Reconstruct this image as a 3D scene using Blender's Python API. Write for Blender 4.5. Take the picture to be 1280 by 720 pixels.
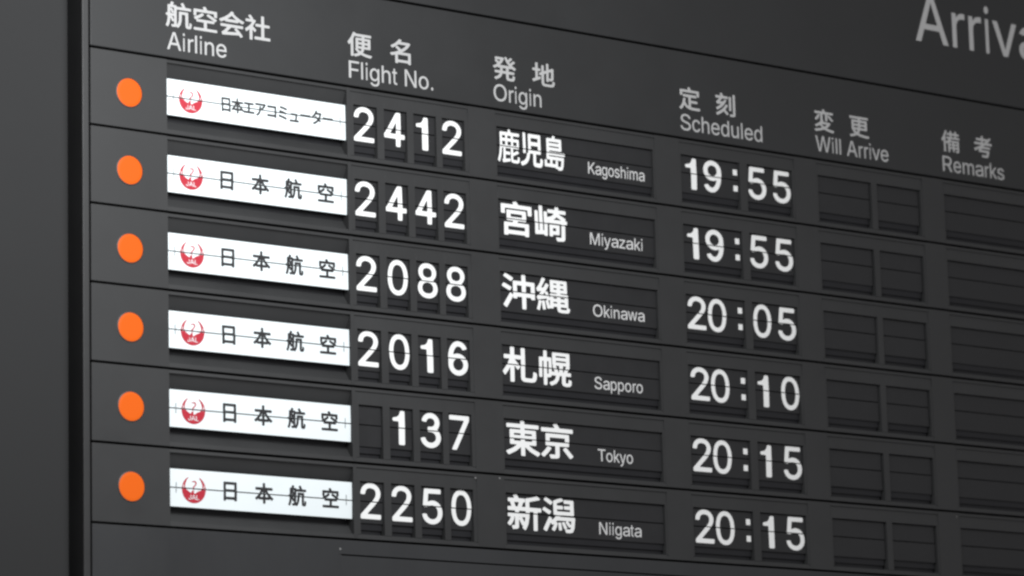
# Split-flap arrivals board in an airport hall, seen from below left.
import bpy, bmesh, math, random
from mathutils import Matrix, Vector

random.seed(4)
for o in list(bpy.data.objects):
    bpy.data.objects.remove(o)
scene = bpy.context.scene
COL = scene.collection
S = 0.1            # one row of the board is 0.1 m high
ZB = 2.70          # height of the seam under the column headings above the floor


def W(x, z, d=0.0):
    """board units (x right, z up, d behind the face) -> world metres"""
    return Vector((x * S, d * S, z * S + ZB))


# ------------------------------------------------------------------ camera
cam_d = bpy.data.cameras.new('camera')
cam = bpy.data.objects.new('camera', cam_d)
COL.objects.link(cam)
scene.camera = cam
cam_d.sensor_width = 36.0
cam_d.lens = 4613.49 / 1280 * 36
cam_d.clip_start, cam_d.clip_end = 0.1, 100
right = Vector((0.79769616, -0.60251129, -0.02570971))
down = Vector((0.09539296, 0.16816156, -0.98113295))
fwd = Vector((0.59546707, 0.78019346, 0.19161717))
loc = W(-23.01018876, -11.96419568, -38.73333532)
m = Matrix((right, -down, -fwd)).transposed().to_4x4()
m.translation = loc
cam.matrix_world = m
cam_d.dof.use_dof = True
cam_d.dof.focus_distance = (W(4.5, -2.5) - loc).dot(fwd)
cam_d.dof.aperture_fstop = 6.2

# ------------------------------------------------------------------ light
world = bpy.data.worlds.new('World')
scene.world = world
world.use_nodes = True
bg = world.node_tree.nodes['Background']
bg.inputs[0].default_value = (1.0, 0.98, 0.985, 1)
bg.inputs[1].default_value = 0.36
lamp_d = bpy.data.lights.new('hall_light', 'AREA')
lamp_d.shape = 'RECTANGLE'
lamp_d.size, lamp_d.size_y = 0.9, 0.6
lamp_d.energy = 20.5
lamp_d.color = (0.97, 0.99, 1.0)
lamp = bpy.data.objects.new('hall_light', lamp_d)
COL.objects.link(lamp)
lamp.location = W(*(-0.5, 2.2, -9.8))
lamp.rotation_euler = (W(*(2.5, -1.2, 0)) - lamp.location).to_track_quat('-Z', 'Y').to_euler()
vs = scene.view_settings
vs.view_transform = 'Standard'
vs.look = 'None'
vs.exposure = 0.0
vs.gamma = 1.0
scene.cycles.filter_width = 2.5


# ------------------------------------------------------------------ materials
def material(name, col, rough=0.5, mottle=0.0, scale=6.0, emit=None, spec=0.5, streak=False):
    mt = bpy.data.materials.new(name)
    mt.use_nodes = True
    nt = mt.node_tree
    b = nt.nodes['Principled BSDF']
    b.inputs['Base Color'].default_value = (*col, 1)
    b.inputs['Roughness'].default_value = rough
    b.inputs['Specular IOR Level'].default_value = spec
    if mottle:
        tc = nt.nodes.new('ShaderNodeTexCoord')
        mp = nt.nodes.new('ShaderNodeMapping')
        mp.inputs['Scale'].default_value = (1, 1, 0.35) if streak else (1, 1, 1)
        nz = nt.nodes.new('ShaderNodeTexNoise')
        nz.inputs['Scale'].default_value = scale
        nz.inputs['Detail'].default_value = 6
        nz.inputs['Roughness'].default_value = 0.65
        oi = nt.nodes.new('ShaderNodeObjectInfo')      # no two pieces carry the same wear
        ml = nt.nodes.new('ShaderNodeMath')
        ml.operation = 'MULTIPLY'
        ml.inputs[1].default_value = 37.0
        nt.links.new(oi.outputs['Random'], ml.inputs[0])
        nt.links.new(ml.outputs[0], mp.inputs['Location'])
        nt.links.new(tc.outputs['Object'], mp.inputs[0])
        nt.links.new(mp.outputs[0], nz.inputs[0])
        mr = nt.nodes.new('ShaderNodeMapRange')
        mr.inputs[1].default_value, mr.inputs[2].default_value = 0.3, 0.7
        mr.inputs[3].default_value, mr.inputs[4].default_value = 1 - mottle, 1 + mottle
        nt.links.new(nz.outputs[0], mr.inputs[0])
        mx = nt.nodes.new('ShaderNodeVectorMath')
        mx.operation = 'SCALE'
        mx.inputs[0].default_value = col
        nt.links.new(mr.outputs[0], mx.inputs[3])
        nt.links.new(mx.outputs[0], b.inputs['Base Color'])
        m2 = nt.nodes.new('ShaderNodeMapRange')
        m2.inputs[1].default_value, m2.inputs[2].default_value = 0.3, 0.7
        m2.inputs[3].default_value, m2.inputs[4].default_value = rough - 0.08, rough + 0.08
        nt.links.new(nz.outputs[0], m2.inputs[0])
        nt.links.new(m2.outputs[0], b.inputs['Roughness'])
    if emit:
        b.inputs['Emission Color'].default_value = (*emit[0], 1)
        b.inputs['Emission Strength'].default_value = emit[1]
    return mt


M = {
    'face': material('painted_panel', (0.0296, 0.0301, 0.0310), 0.55, 0.11, 7, spec=0.35),
    'head': material('heading_panel_paint', (0.0240, 0.0247, 0.0256), 0.55, 0.09, 5, spec=0.35),
    'blank': material('blank_panel_paint', (0.0280, 0.0290, 0.0310), 0.5, 0.09, 7, spec=0.35, streak=True),
    'frame': material('frame_metal', (0.026, 0.0262, 0.027), 0.5, 0.06, 12, spec=0.4),
    'recess': material('recess_black', (0.009, 0.009, 0.010), 0.7),
    'leaf': material('flap_black', (0.0205, 0.0208, 0.0222), 0.5, 0.08, 25, spec=0.3),
    'stack': material('flap_black_shaded', (0.0135, 0.0138, 0.0160), 0.55, 0.1, 40, spec=0.3),  # flap black darkened, shade under the front leaf put into the colour
    'white': material('flap_white', (0.80, 0.86, 0.88), 0.5, 0.015, 20),
    'digit': material('digit_white', (0.87, 0.875, 0.87), 0.5),
    'letter': material('heading_letter_grey', (0.43, 0.43, 0.43), 0.55, 0.03, 30),
    'place': material('place_print_grey', (0.62, 0.62, 0.62), 0.5),
    'ink': material('black_ink', (0.018, 0.018, 0.020), 0.5),
    'tick': material('grey_ink', (0.25, 0.27, 0.28), 0.5),
    'red': material('red_ink', (0.45, 0.015, 0.034), 0.5),
    'lamp': material('orange_lens', (0.43, 0.058, 0.0025), 0.5, emit=((1.0, 0.20, 0.015), 0.38), spec=0.15),
    'rim': material('lamp_rim', (0.03, 0.03, 0.032), 0.5),
    'screw': material('screw_steel', (0.20, 0.20, 0.20), 0.4),
    'wall': material('wall_paint', (0.0240, 0.0243, 0.0250), 0.8, 0.08, 2.2, spec=0.25),
}

# ------------------------------------------------------------------ helpers
ORIGIN = {}


def link(name, bm, mats, parent=None, label=None, bevel=0.0, smooth=False):
    """one mesh object, its origin at the middle of its box, parented in place"""
    vs_ = [v.co for v in bm.verts]
    c = Vector([(min(v[i] for v in vs_) + max(v[i] for v in vs_)) / 2 for i in range(3)])
    bmesh.ops.translate(bm, verts=bm.verts, vec=-c)
    me = bpy.data.meshes.new(name)
    bm.to_mesh(me)
    bm.free()
    for k in mats:
        me.materials.append(M[k])
    if smooth:
        for p in me.polygons:
            p.use_smooth = True
    o = bpy.data.objects.new(name, me)
    COL.objects.link(o)
    ORIGIN[o] = c
    if parent:
        o.parent = parent
        o.location = c - ORIGIN[parent]
    else:
        o.location = c
    if label:
        o['label'] = label
    if bevel:
        bv = o.modifiers.new('bevel', 'BEVEL')
        bv.width = bevel * S
        bv.segments = 2
        bv.limit_method = 'ANGLE'
        bv.angle_limit = math.radians(35)
    return o


def box(bm, x0, x1, z0, z1, d0, d1, mi=0):
    r = bmesh.ops.create_cube(bm, size=1)['verts']
    a, b = W(x0, z0, d0), W(x1, z1, d1)
    for v in r:
        v.co = Vector([a[i] if v.co[i] < 0 else b[i] for i in range(3)])
    for f in {f for v in r for f in v.link_faces}:
        f.material_index = mi
    return r


def relief(xs, zs, depth, back):
    """a plate whose front is a grid of cells, each sunk by depth(i, j) = (top depth,
    bottom depth, material); xs rise, zs fall"""
    bm = bmesh.new()
    nx, nz = len(xs) - 1, len(zs) - 1
    out = (back, back, 0)
    g = lambda i, j: depth(i, j) if 0 <= i < nx and 0 <= j < nz else out

    def quad(ps, mi):
        vs_ = []
        for p in ps:
            w = W(*p)
            if not any((w - q.co).length < 1e-7 for q in vs_):
                vs_.append(bm.verts.new(w))
        if len(vs_) > 2:
            bm.faces.new(vs_).material_index = mi
    for j in range(nz):
        for i in range(nx):
            t, b, mi = g(i, j)
            x0, x1, z0, z1 = xs[i], xs[i + 1], zs[j + 1], zs[j]
            quad([(x0, z0, b), (x1, z0, b), (x1, z1, t), (x0, z1, t)], mi)
            for (di, x) in ((-1, x0), (1, x1)):
                T, B, m2 = g(i + di, j)
                if (T > t + 1e-6 or B > b + 1e-6):
                    quad([(x, z0, b), (x, z0, B), (x, z1, T), (x, z1, t)], mi)
            for (dj, z, mine) in ((-1, z1, t), (1, z0, b)):
                T, B, m2 = g(i, j + dj)
                o_ = B if dj == -1 else T
                if o_ > mine + 1e-6:
                    quad([(x0, z, mine), (x1, z, mine), (x1, z, o_), (x0, z, o_)], mi)
    bmesh.ops.remove_doubles(bm, verts=bm.verts, dist=1e-6)
    bmesh.ops.recalc_face_normals(bm, faces=bm.faces)
    # the front must look at the hall (-Y)
    if sum(f.normal.y * f.calc_area() for f in bm.faces) > 0:
        bmesh.ops.reverse_faces(bm, faces=bm.faces)
    return bm


# glyph outlines by use: h headings, a airline, o origin (kanji, em 880), d numerals, l and p Latin letters (capital 1272 high)
GLYPHS = {
    'h会': '181,86 110,32 103,20 104,4 122,-51 128,-60 138,-64 668,-13 682,-20 722,-76 732,-81 744,-79 798,-46 803,-34 800,-20 714,96 600,212 618,216 788,216 806,219 816,226 819,236 818,292 810,305 792,309 80,307 68,299 64,284 65,236 74,220 92,216 272,216 285,212 284,206 270,188;318,387 642,387 654,391 660,397 665,428 672,433 776,382 798,377 810,382 818,391 852,434 856,448 852,456 842,462 710,521 584,601 506,670 504,680 515,704 510,720 464,741 440,748 426,740 336,639 302,612 192,531 48,457 26,440 25,430 31,418 68,373 84,365 98,368 210,425 216,420 221,398 230,390;526,166 532,152 594,86 595,80 590,74 306,51 294,52 287,56 287,62 300,78 409,200 426,214 444,216 576,214 580,212 579,208 534,181;530,528 583,490 585,484 578,481 324,480 304,484 309,494 360,532 438,603 450,600',
    'h便': '416,425 396,426 389,432 388,472 395,484 494,485 504,484 510,478 511,438 504,426;124,244 124,-56 128,-72 138,-79 188,-82 206,-78 215,-66 222,-30 263,-80 272,-85 284,-84 390,-45 474,1 630,-51 798,-78 818,-74 829,-62 858,-17 859,-2 852,7 834,13 672,34 554,68 546,72 544,78 573,130 593,196 600,204 788,206 804,210 810,216 814,246 814,534 810,556 804,562 788,566 618,567 608,574 607,598 610,606 620,611 812,611 830,614 840,621 844,634 844,676 840,690 830,698 816,701 312,701 303,706 296,721 288,729 234,744 217,742 209,732 129,550 26,402 19,388 23,366 52,318 62,309 72,307 80,311 114,350 120,352 122,348;388,312 389,340 398,346 498,347 506,344 510,336 510,294 508,288 500,285 398,285 389,292;279,162 324,107 377,58 372,48 332,27 242,-1 224,-11 222,-11 218,-6 217,508 224,532 260,616 270,623 284,614 296,611 504,610 510,600 511,580 508,570 500,567 320,566 306,562 299,556 295,534 295,234 298,220 306,204 301,198 277,186 274,174;375,184 364,198 368,204 374,206 482,206 492,204 497,198 486,160 464,126 456,119 444,122 408,148;648,425 620,425 610,430 607,438 607,468 612,482 624,485 698,485 715,480 718,472 718,442 714,428 702,425;608,340 620,347 710,346 718,334 717,292 704,284 612,286 607,294',
    'h備': '758,510 706,510 698,513 693,524 694,568 706,576 794,576 806,579 813,592 812,644 806,651 796,654 710,654 698,657 693,668 692,728 686,738 632,741 616,736 612,724 611,664 604,655 506,654 490,655 484,662 483,724 478,736 464,741 412,740 406,736 403,728 402,668 398,657 386,654 286,654 278,651 272,644 270,592 275,580 290,576 395,574 402,562 401,520 398,513 388,510 266,510 250,505 246,494 246,452 251,434 266,429 340,429 347,428 351,422 296,364 224,316 212,314 207,328 208,538 271,712 266,724 254,731 212,742 196,737 118,542 31,400 22,380 25,364 43,328 52,313 62,306 74,311 112,366 118,368 122,362 123,-56 128,-73 140,-78 190,-78 202,-74 206,-64 208,263 212,267 218,266 238,241 250,236 308,270 313,266 315,256 315,-56 316,-68 322,-75 334,-78 380,-78 393,-70 396,-58 397,46 400,54 412,57 502,57 514,54 519,44 520,-46 529,-56 544,-57 580,-56 591,-50 594,-38 594,44 598,54 614,57 710,56 717,44 717,10 713,2 704,-3 658,-4 648,-10 647,-22 663,-64 670,-72 682,-74 758,-66 776,-57 790,-40 795,-10 795,356 790,373 772,378 442,378 432,380 428,386 451,422 466,429 824,430 831,436 834,446 834,494 830,505 818,510;598,129 594,140 594,170 602,182 704,183 716,176 717,140 710,127 614,126;596,510 490,512 483,524 484,569 490,574 500,576 605,574 612,562 611,520 608,513;398,133 396,170 404,182 506,183 518,176 519,140 512,127 412,126 403,128;597,302 610,306 710,305 716,296 716,260 704,252 602,253 594,266 594,292;454,252 410,252 400,255 397,262 396,278 397,296 400,303 412,306 500,306 516,302 519,268 514,255 506,252',
    'h刻': '192,170 254,212 374,330 472,480 472,492 462,501 402,518 388,508 348,446 336,435 220,431 215,438 219,446 294,540 304,548 316,550 516,550 532,556 538,570 539,620 535,632 529,638 510,643 358,645 343,660 302,740 294,749 286,752 232,739 216,728 216,710 243,654 238,644 54,643 40,637 33,624 32,572 36,560 42,554 60,550 168,550 178,547 179,542 115,456 70,421 60,410 61,392 82,338 96,330 234,343 244,342 248,336 180,272 55,194 47,182 49,170 84,122 100,115 114,120;824,278 823,720 818,732 808,737 750,738 736,729 731,710 730,20 726,14 718,10 606,8 594,0 594,-12 613,-70 618,-77 628,-81 768,-70 786,-63 810,-42 817,-28 824,12;572,312 572,158 576,140 592,131 642,130 658,136 664,150 665,620 660,639 646,648 588,647 578,642 573,630;178,-37 238,-2 338,78 348,82 360,76 479,-40 490,-42 498,-39 536,-6 546,12 540,27 430,133 418,150 422,162 526,300 531,314 525,326 468,352 450,349 346,210 323,188 202,87 46,-1 40,-12 45,-28 78,-72 90,-80 108,-77',
    'h名': '246,319 196,298 42,254 32,248 29,238 34,222 57,182 64,172 72,168 90,168 192,198 198,198 204,194 206,-56 209,-70 214,-78 232,-84 288,-81 299,-70 305,-44 324,-39 648,-39 659,-44 665,-70 676,-81 732,-84 752,-76 756,-67 758,-50 758,280 754,302 744,309 732,312 480,312 461,316 471,328 545,376 664,489 747,610 749,628 740,640 708,660 694,664 418,664 414,668 414,674 442,716 440,730 424,739 370,750 354,751 346,747 276,662 184,580 53,500 49,490 52,478 94,433 108,428 130,435 228,495 324,572 586,573 598,570 599,562 536,490 438,418 426,413 414,418 294,509 280,514 264,508 223,476 218,466 220,456 228,446 322,370 328,358 318,351;544,51 322,51 306,54 302,70 302,206 305,218 324,222 642,222 658,219 662,202 662,68 659,56 646,51',
    'h地': '339,194 326,248 316,261 298,260 238,236 229,240 227,248 228,440 238,447 304,448 322,454 329,474 326,524 319,534 310,537 240,538 230,542 227,554 227,708 224,726 217,734 208,738 148,736 138,728 134,714 132,545 120,538 40,536 27,528 23,510 24,468 34,452 48,448 120,448 133,440 133,200 124,188 24,148 17,138 18,122 42,64 52,58 64,57 326,176 336,185;636,25 498,25 472,30 460,40 455,62 456,359 467,368 526,394 534,395 541,390 542,134 546,120 552,113 568,109 604,109 624,115 631,128 633,182 636,197 653,158 670,149 744,155 778,170 793,186 812,234 820,566 816,577 808,584 774,597 760,599 745,594 718,574 648,545 636,544 632,558 632,720 629,738 622,746 612,750 564,751 550,745 542,728 542,516 538,500 472,470 459,470 455,482 455,638 452,656 445,666 432,670 388,670 372,666 366,660 362,644 360,428 348,419 279,390 270,381 268,372 288,319 298,307 312,305 352,319 360,314 362,66 369,18 378,-16 420,-52 504,-65 712,-65 792,-49 808,-36 842,12 857,98 857,110 851,120 798,144 780,144 774,138 769,122 762,62 748,35 718,25;719,264 717,242 706,235 660,235 636,230 632,248 634,434 646,445 718,473 724,469 725,456',
    'h変': '800,358 816,369 822,378 823,390 819,400 676,546 662,556 648,558 590,528 586,538 586,568 589,580 600,584 798,584 816,587 826,598 829,624 827,654 823,664 816,668 798,671 506,672 495,682 455,750 446,757 438,759 384,746 368,736 367,720 386,682 386,676 380,672 78,671 56,667 47,652 46,612 50,594 60,587 78,584 272,584 286,580 289,564 289,352 300,322 268,282 185,222 56,155 49,144 51,132 90,90 108,82 138,96 240,153 254,157 301,118 341,76 330,66 218,32 41,0 32,-4 28,-12 32,-30 60,-78 68,-84 80,-86 258,-51 416,5 440,10 606,-51 788,-84 810,-83 822,-71 850,-24 853,-8 846,1 666,30 560,63 550,70 550,76 556,82 630,138 705,234 709,246 704,258 670,282 654,289 414,288 408,294 422,317 423,330 414,339 390,348 385,364 386,576 398,584 470,584 486,581 490,570 490,352 493,340 500,330 516,326 560,326 576,330 582,336 586,354 586,490 590,504 600,500 620,479 750,342 758,338 770,339;56,372 65,360 104,332 120,329 132,335 211,424 264,514 268,526 265,538 254,545 210,557 198,558 188,554 126,460 59,390 55,382;354,203 536,203 546,202 550,196 516,160 454,120 444,117 432,121 368,167 345,192 344,199',
    'h定': '562,272 498,272 488,276 485,298 485,370 488,382 502,386 678,386 696,389 706,396 710,414 710,460 706,472 700,478 678,482 210,482 180,478 172,468 170,448 171,406 180,390 198,386 376,386 388,379 388,76 382,70 372,72 349,84 334,98 294,142 262,202 259,220 276,316 272,330 252,340 192,343 184,336 180,328 152,186 107,84 96,66 26,-14 20,-26 22,-38 72,-81 84,-85 96,-81 173,6 210,82 220,89 228,83 263,36 324,-12 418,-51 502,-66 556,-70 802,-70 822,-66 832,-55 851,4 850,16 838,24 592,26 502,32 490,37 485,46 485,60 485,166 490,179 504,182 720,182 736,186 744,198 745,252 742,262 732,269 714,272;558,650 510,650 498,653 454,742 444,751 432,754 376,739 363,730 363,712 384,660 383,654 378,651 88,650 70,647 60,640 56,624 56,462 59,444 66,435 82,431 130,431 146,438 152,456 153,550 155,556 162,559 702,560 715,558 721,550 721,456 728,438 748,431 804,434 814,442 818,460 818,624 810,644 790,650',
    'h更': '354,346 384,345 394,339 391,296 384,287 232,286 222,288 216,294 215,332 222,345;576,703 70,703 54,700 46,693 41,678 42,632 47,620 58,615 382,613 392,608 395,596 394,578 384,572 148,571 132,567 126,560 122,540 124,219 130,208 150,198 153,180 158,170 201,110 235,78 240,68 232,59 172,34 48,4 36,-2 31,-12 34,-28 72,-81 90,-83 232,-42 336,7 466,-40 622,-67 814,-81 826,-79 833,-72 859,-10 859,2 850,10 684,19 522,41 432,68 419,78 422,86 453,132 474,192 484,201 754,202 769,206 777,218 779,540 774,561 766,568 750,571 502,572 492,578 491,600 496,610 508,613 816,615 827,620 832,632 830,690 822,699 808,703;369,182 352,151 331,128 322,127 280,158 254,194 256,199 264,202 360,202 371,198;394,434 388,428 378,427 226,428 220,430 216,438 216,474 220,481 228,484 384,483 390,481 394,474;576,427 508,427 496,430 491,440 491,470 498,482 666,484 676,482 682,477 683,440 676,428;528,286 502,287 492,293 491,332 498,345 666,346 676,344 682,338 683,300 676,287',
    'h発': '526,540 601,452 604,446 600,440 282,440 277,446 281,452 354,532 425,666 428,678 425,686 408,699 372,714 120,712 108,709 98,702 94,686 96,642 102,631 120,624 124,618 92,588 88,578 89,566 98,554 170,492 175,482 168,472 108,427 20,382 13,372 15,360 50,314 66,306 84,311 176,364 182,362 194,350 204,347 270,345 276,338 277,324 277,260 270,248 98,247 84,243 76,234 73,176 77,164 84,158 102,154 246,154 252,152 256,146 240,108 180,48 74,-4 60,-16 58,-24 62,-36 102,-84 114,-87 128,-82 258,-14 328,66 357,144 362,151 374,154 476,154 490,150 493,138 493,36 501,-18 510,-40 540,-67 608,-80 710,-80 770,-64 787,-48 804,-22 813,6 822,74 816,92 762,117 744,117 737,110 733,98 726,30 716,18 698,10 612,11 597,18 592,30 592,138 595,150 606,154 774,154 792,158 798,164 802,176 802,222 798,236 792,243 776,247 600,248 592,260 592,332 600,345 674,347 702,363 794,309 810,308 822,317 858,360 862,372 860,384 848,393 774,430 722,467 716,476 728,493 830,578 835,588 834,597 824,608 788,634 776,638 768,636 748,624 660,542 648,540 620,570 619,582 723,674 730,686 728,702 684,735 666,738 578,658 566,653 558,662 520,738 512,744 500,745 448,728 440,720 439,708 491,602;371,338 377,344 386,346 476,346 488,343 493,326 493,264 490,252 474,247 386,247 374,250 370,264;188,625 282,625 288,623 291,618 252,557 240,550 159,614 157,620 162,624',
    'h社': '836,44 668,45 658,46 652,52 652,374 664,381 824,384 832,391 836,400 837,452 831,466 818,473 668,474 654,478 651,494 649,736 644,747 632,752 566,750 556,742 552,728 552,494 549,478 536,474 380,473 364,464 360,446 361,400 364,391 374,384 538,381 550,374 551,52 545,46 536,45 352,45 334,42 326,35 321,22 324,-38 332,-47 350,-51 836,-50 851,-40 855,-10 852,32 845,40;159,214 161,-68 166,-78 178,-83 236,-83 249,-76 255,-58 257,250 260,254 266,253 314,198 332,189 343,194 356,208 379,238 384,254 378,268 280,366 273,380 277,392 368,544 372,556 371,568 362,580 332,599 290,601 281,604 286,626 280,640 206,739 190,748 172,743 139,724 129,716 126,706 130,694 184,616 187,604 176,600 50,599 36,592 30,574 32,526 36,518 46,512 230,510 242,506 240,494 189,418 106,333 25,272 13,256 13,242 36,190 42,182 50,177 68,181 148,247 154,247 158,243',
    'h空': '826,568 825,624 820,636 810,642 506,646 498,656 452,744 440,752 428,753 372,736 359,726 359,712 385,654 380,646 80,644 60,638 55,630 52,616 53,436 58,424 72,417 126,416 138,421 145,442 146,544 152,552 168,554 716,553 722,551 726,544 727,462 733,444 750,437 806,438 818,443 825,456;570,511 542,525 524,522 488,484 483,472 487,460 705,328 711,322 708,316 210,314 182,316 180,322 187,328 272,375 387,462 392,474 387,490 351,522 338,528 315,520 206,441 134,409 68,374 63,364 65,352 99,300 110,293 138,299 144,296 146,246 156,231 174,227 372,227 385,222 388,208 388,52 385,40 374,35 68,33 58,28 52,12 52,-32 60,-49 84,-55 792,-55 810,-53 820,-48 826,-32 826,12 820,28 810,33 504,35 494,36 488,42 487,208 492,224 504,227 704,227 722,230 732,237 735,246 738,303 762,301 774,306 804,339 814,358 813,370 804,380',
    'h考': '742,492 654,492 648,494 644,500 653,512 790,649 794,658 794,668 784,681 742,706 725,706 642,622 636,625 628,642 612,648 454,649 448,651 444,658 443,724 437,742 418,750 364,747 354,740 351,730 350,662 343,650 148,648 131,640 125,622 127,578 131,568 142,563 343,560 348,554 350,544 350,506 346,495 330,492 70,492 53,484 47,466 49,418 53,410 64,404 330,402 342,400 345,394 334,386 224,322 34,242 23,230 26,214 52,165 60,157 70,156 90,163 244,235 256,237 260,232 259,226 222,142 222,130 232,123 250,120 595,118 600,113 601,106 589,56 574,26 564,17 532,10 378,17 365,10 362,-2 382,-62 388,-69 396,-73 552,-78 604,-70 640,-49 677,16 709,166 711,184 707,196 700,201 684,204 370,204 358,208 357,218 374,254 384,260 724,261 745,266 754,280 755,322 749,338 738,343 474,345 457,350 459,356 478,370 516,396 532,402 804,402 826,406 832,412 836,428 836,470 830,484 814,492;498,494 460,492 446,496 443,506 443,544 448,558 460,561 546,561 568,557 564,548',
    'h航': '375,336 375,498 380,514 826,516 838,521 845,534 846,582 840,598 820,605 664,607 597,748 590,756 580,758 520,739 510,726 513,712 552,622 553,612 548,606 382,605 376,610 371,636 362,644 262,649 258,654 259,660 279,718 278,732 262,744 208,754 196,751 188,742 166,660 160,651 152,647 100,646 87,640 81,618 80,378 74,369 32,364 25,358 21,346 21,310 26,294 38,286 74,282 80,276 81,264 78,180 62,84 56,58 18,-36 18,-48 26,-59 74,-87 86,-87 96,-78 143,40 161,154 166,204 170,210 178,201 225,106 232,101 242,102 278,116 284,115 287,108 288,28 284,13 272,8 212,7 202,4 196,-2 196,-18 216,-72 230,-77 310,-70 334,-66 358,-55 406,-84 418,-85 428,-81 490,10 500,30 531,148 537,232 538,360 544,370 560,371 644,371 656,364 657,46 661,-8 675,-48 688,-59 746,-76 790,-72 818,-65 830,-56 847,-30 854,-8 861,78 860,94 854,106 818,127 806,129 796,125 787,102 786,46 781,18 774,12 764,12 755,16 751,24 750,432 747,448 742,455 722,461 482,461 464,459 453,454 447,436 447,258 440,160 414,64 382,19 376,23 375,36;197,426 212,390 220,380 236,379 284,400 288,390 286,375 274,368 175,370 168,382 170,468 172,473 178,468;262,563 280,562 287,552 288,448 284,430 274,439 229,540 212,547 176,536 169,544 170,556 178,562;233,262 226,276 230,282 274,284 286,277 288,190 284,172 272,185;176,269 170,274 176,282 188,283 193,280 188,272',
    'aア': '86,557 96,540 120,532 212,538 650,536 653,530 650,524 616,480 508,390 494,368 496,356 511,338 557,302 572,298 588,302 610,320 722,427 827,570 836,594 831,608 817,624 786,650 770,656 714,652 206,652 110,659 96,653 86,636;406,92 426,119 466,222 490,366 487,392 489,474 480,491 462,498 396,499 380,495 372,488 364,468 367,414 357,288 354,270 318,174 310,162 222,80 146,40 139,32 136,24 139,8 150,-4 200,-46 216,-53 228,-53 242,-46 348,23',
    'aエ': '166,607 126,609 115,604 108,594 104,576 104,516 110,498 118,491 142,485 178,488 360,488 372,482 374,144 370,136 360,134 132,134 78,138 66,136 56,126 50,106 50,42 54,28 60,19 88,11 126,14 760,14 790,11 808,14 819,22 827,42 827,108 821,126 810,136 798,138 744,134 510,134 502,136 497,144 499,484 514,488 706,488 738,485 762,489 773,498 779,520 779,580 775,594 768,603 750,609 696,605 186,605',
    'aコ': '270,136 144,141 126,134 119,126 115,110 115,44 122,24 134,16 146,14 170,16 626,16 638,12 648,-22 662,-30 732,-32 756,-24 764,-10 766,8 763,86 763,530 766,584 758,612 750,618 734,621 710,619 234,619 156,624 138,617 131,608 127,594 128,528 135,510 152,500 626,502 637,500 642,494 643,152 638,138',
    'aタ': '266,541 190,456 76,365 66,352 62,334 70,318 121,278 136,272 148,274 164,284 285,386 382,499 616,501 626,500 629,490 602,418 542,321 530,322 398,407 370,421 358,421 346,416 308,378 300,368 296,356 304,334 452,232 458,226 458,220 398,163 296,97 152,34 143,16 151,-4 212,-56 226,-60 244,-56 382,10 482,80 550,144 560,149 572,143 640,87 658,83 676,93 722,148 727,170 718,184 646,242 642,254 713,374 783,548 785,562 778,578 722,614 706,619 652,612 462,614 459,622 489,680 489,692 485,700 470,711 400,734 388,735 380,732 372,724 341,652 288,568',
    'aミ': '192,195 172,199 160,197 148,190 139,178 116,112 124,94 142,85 406,31 652,-44 666,-40 674,-32 706,36 707,48 702,60 670,75 436,145;322,556 466,529 678,472 694,476 703,484 733,558 726,576 706,587 478,646 258,685 240,680 230,670 206,610 205,600 209,588 216,579 228,574;408,298 606,240 624,238 639,244 646,252 673,316 674,328 667,342 654,350 478,400 430,412 216,454 198,448 187,432 164,372 164,360 172,349 190,342',
    'aュ': '638,218 667,414 664,428 654,438 602,462 588,465 546,460 276,460 218,464 206,462 196,452 191,438 190,378 196,356 210,346 222,344 516,346 530,342 531,326 501,114 498,104 486,100 128,101 114,92 107,74 106,18 110,0 122,-12 144,-17 186,-14 716,-14 740,-16 756,-13 766,-4 772,18 771,74 762,95 740,103 638,100 624,104 623,114',
    'aー': '138,272 216,275 684,275 780,270 798,277 808,294 808,376 798,396 780,403 690,398 220,398 94,403 76,396 66,378 65,306 68,288 76,277 90,270',
    'a日': '244,548 245,578 254,585 626,584 632,580 634,572 633,404 628,398 618,396 252,397 246,400 244,410;130,100 130,-52 138,-73 152,-82 210,-84 230,-78 241,-64 246,-32 260,-27 624,-27 632,-32 638,-64 650,-77 668,-81 716,-81 740,-73 749,-58 751,-40 751,662 743,688 728,697 710,699 168,699 140,691 133,680 130,662;446,87 248,89 244,104 246,280 260,285 630,283 634,268 632,92 620,87',
    'a本': '558,71 676,72 693,82 702,108 708,111 777,54 796,50 815,60 863,114 866,130 858,146 746,234 656,342 631,382 594,454 597,460 604,461 808,461 828,465 839,474 845,496 844,546 834,567 810,575 503,576 497,588 497,724 493,742 486,750 472,757 420,758 394,752 386,744 381,732 380,588 374,576 66,575 52,572 40,564 32,544 32,492 38,474 48,465 70,461 268,461 274,460 277,454 226,354 130,234 14,136 11,124 15,108 60,56 76,47 94,50 148,98 168,111 181,82 202,72 372,70 380,60 380,-60 386,-80 394,-88 408,-93 462,-94 486,-86 496,-68 499,66 508,71;497,202 497,370 502,388 510,377 548,304 625,198 627,190 616,185 508,185 499,190;254,208 322,300 366,389 376,399 379,394 380,378 378,190 366,185 252,185 246,187 244,192',
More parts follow.
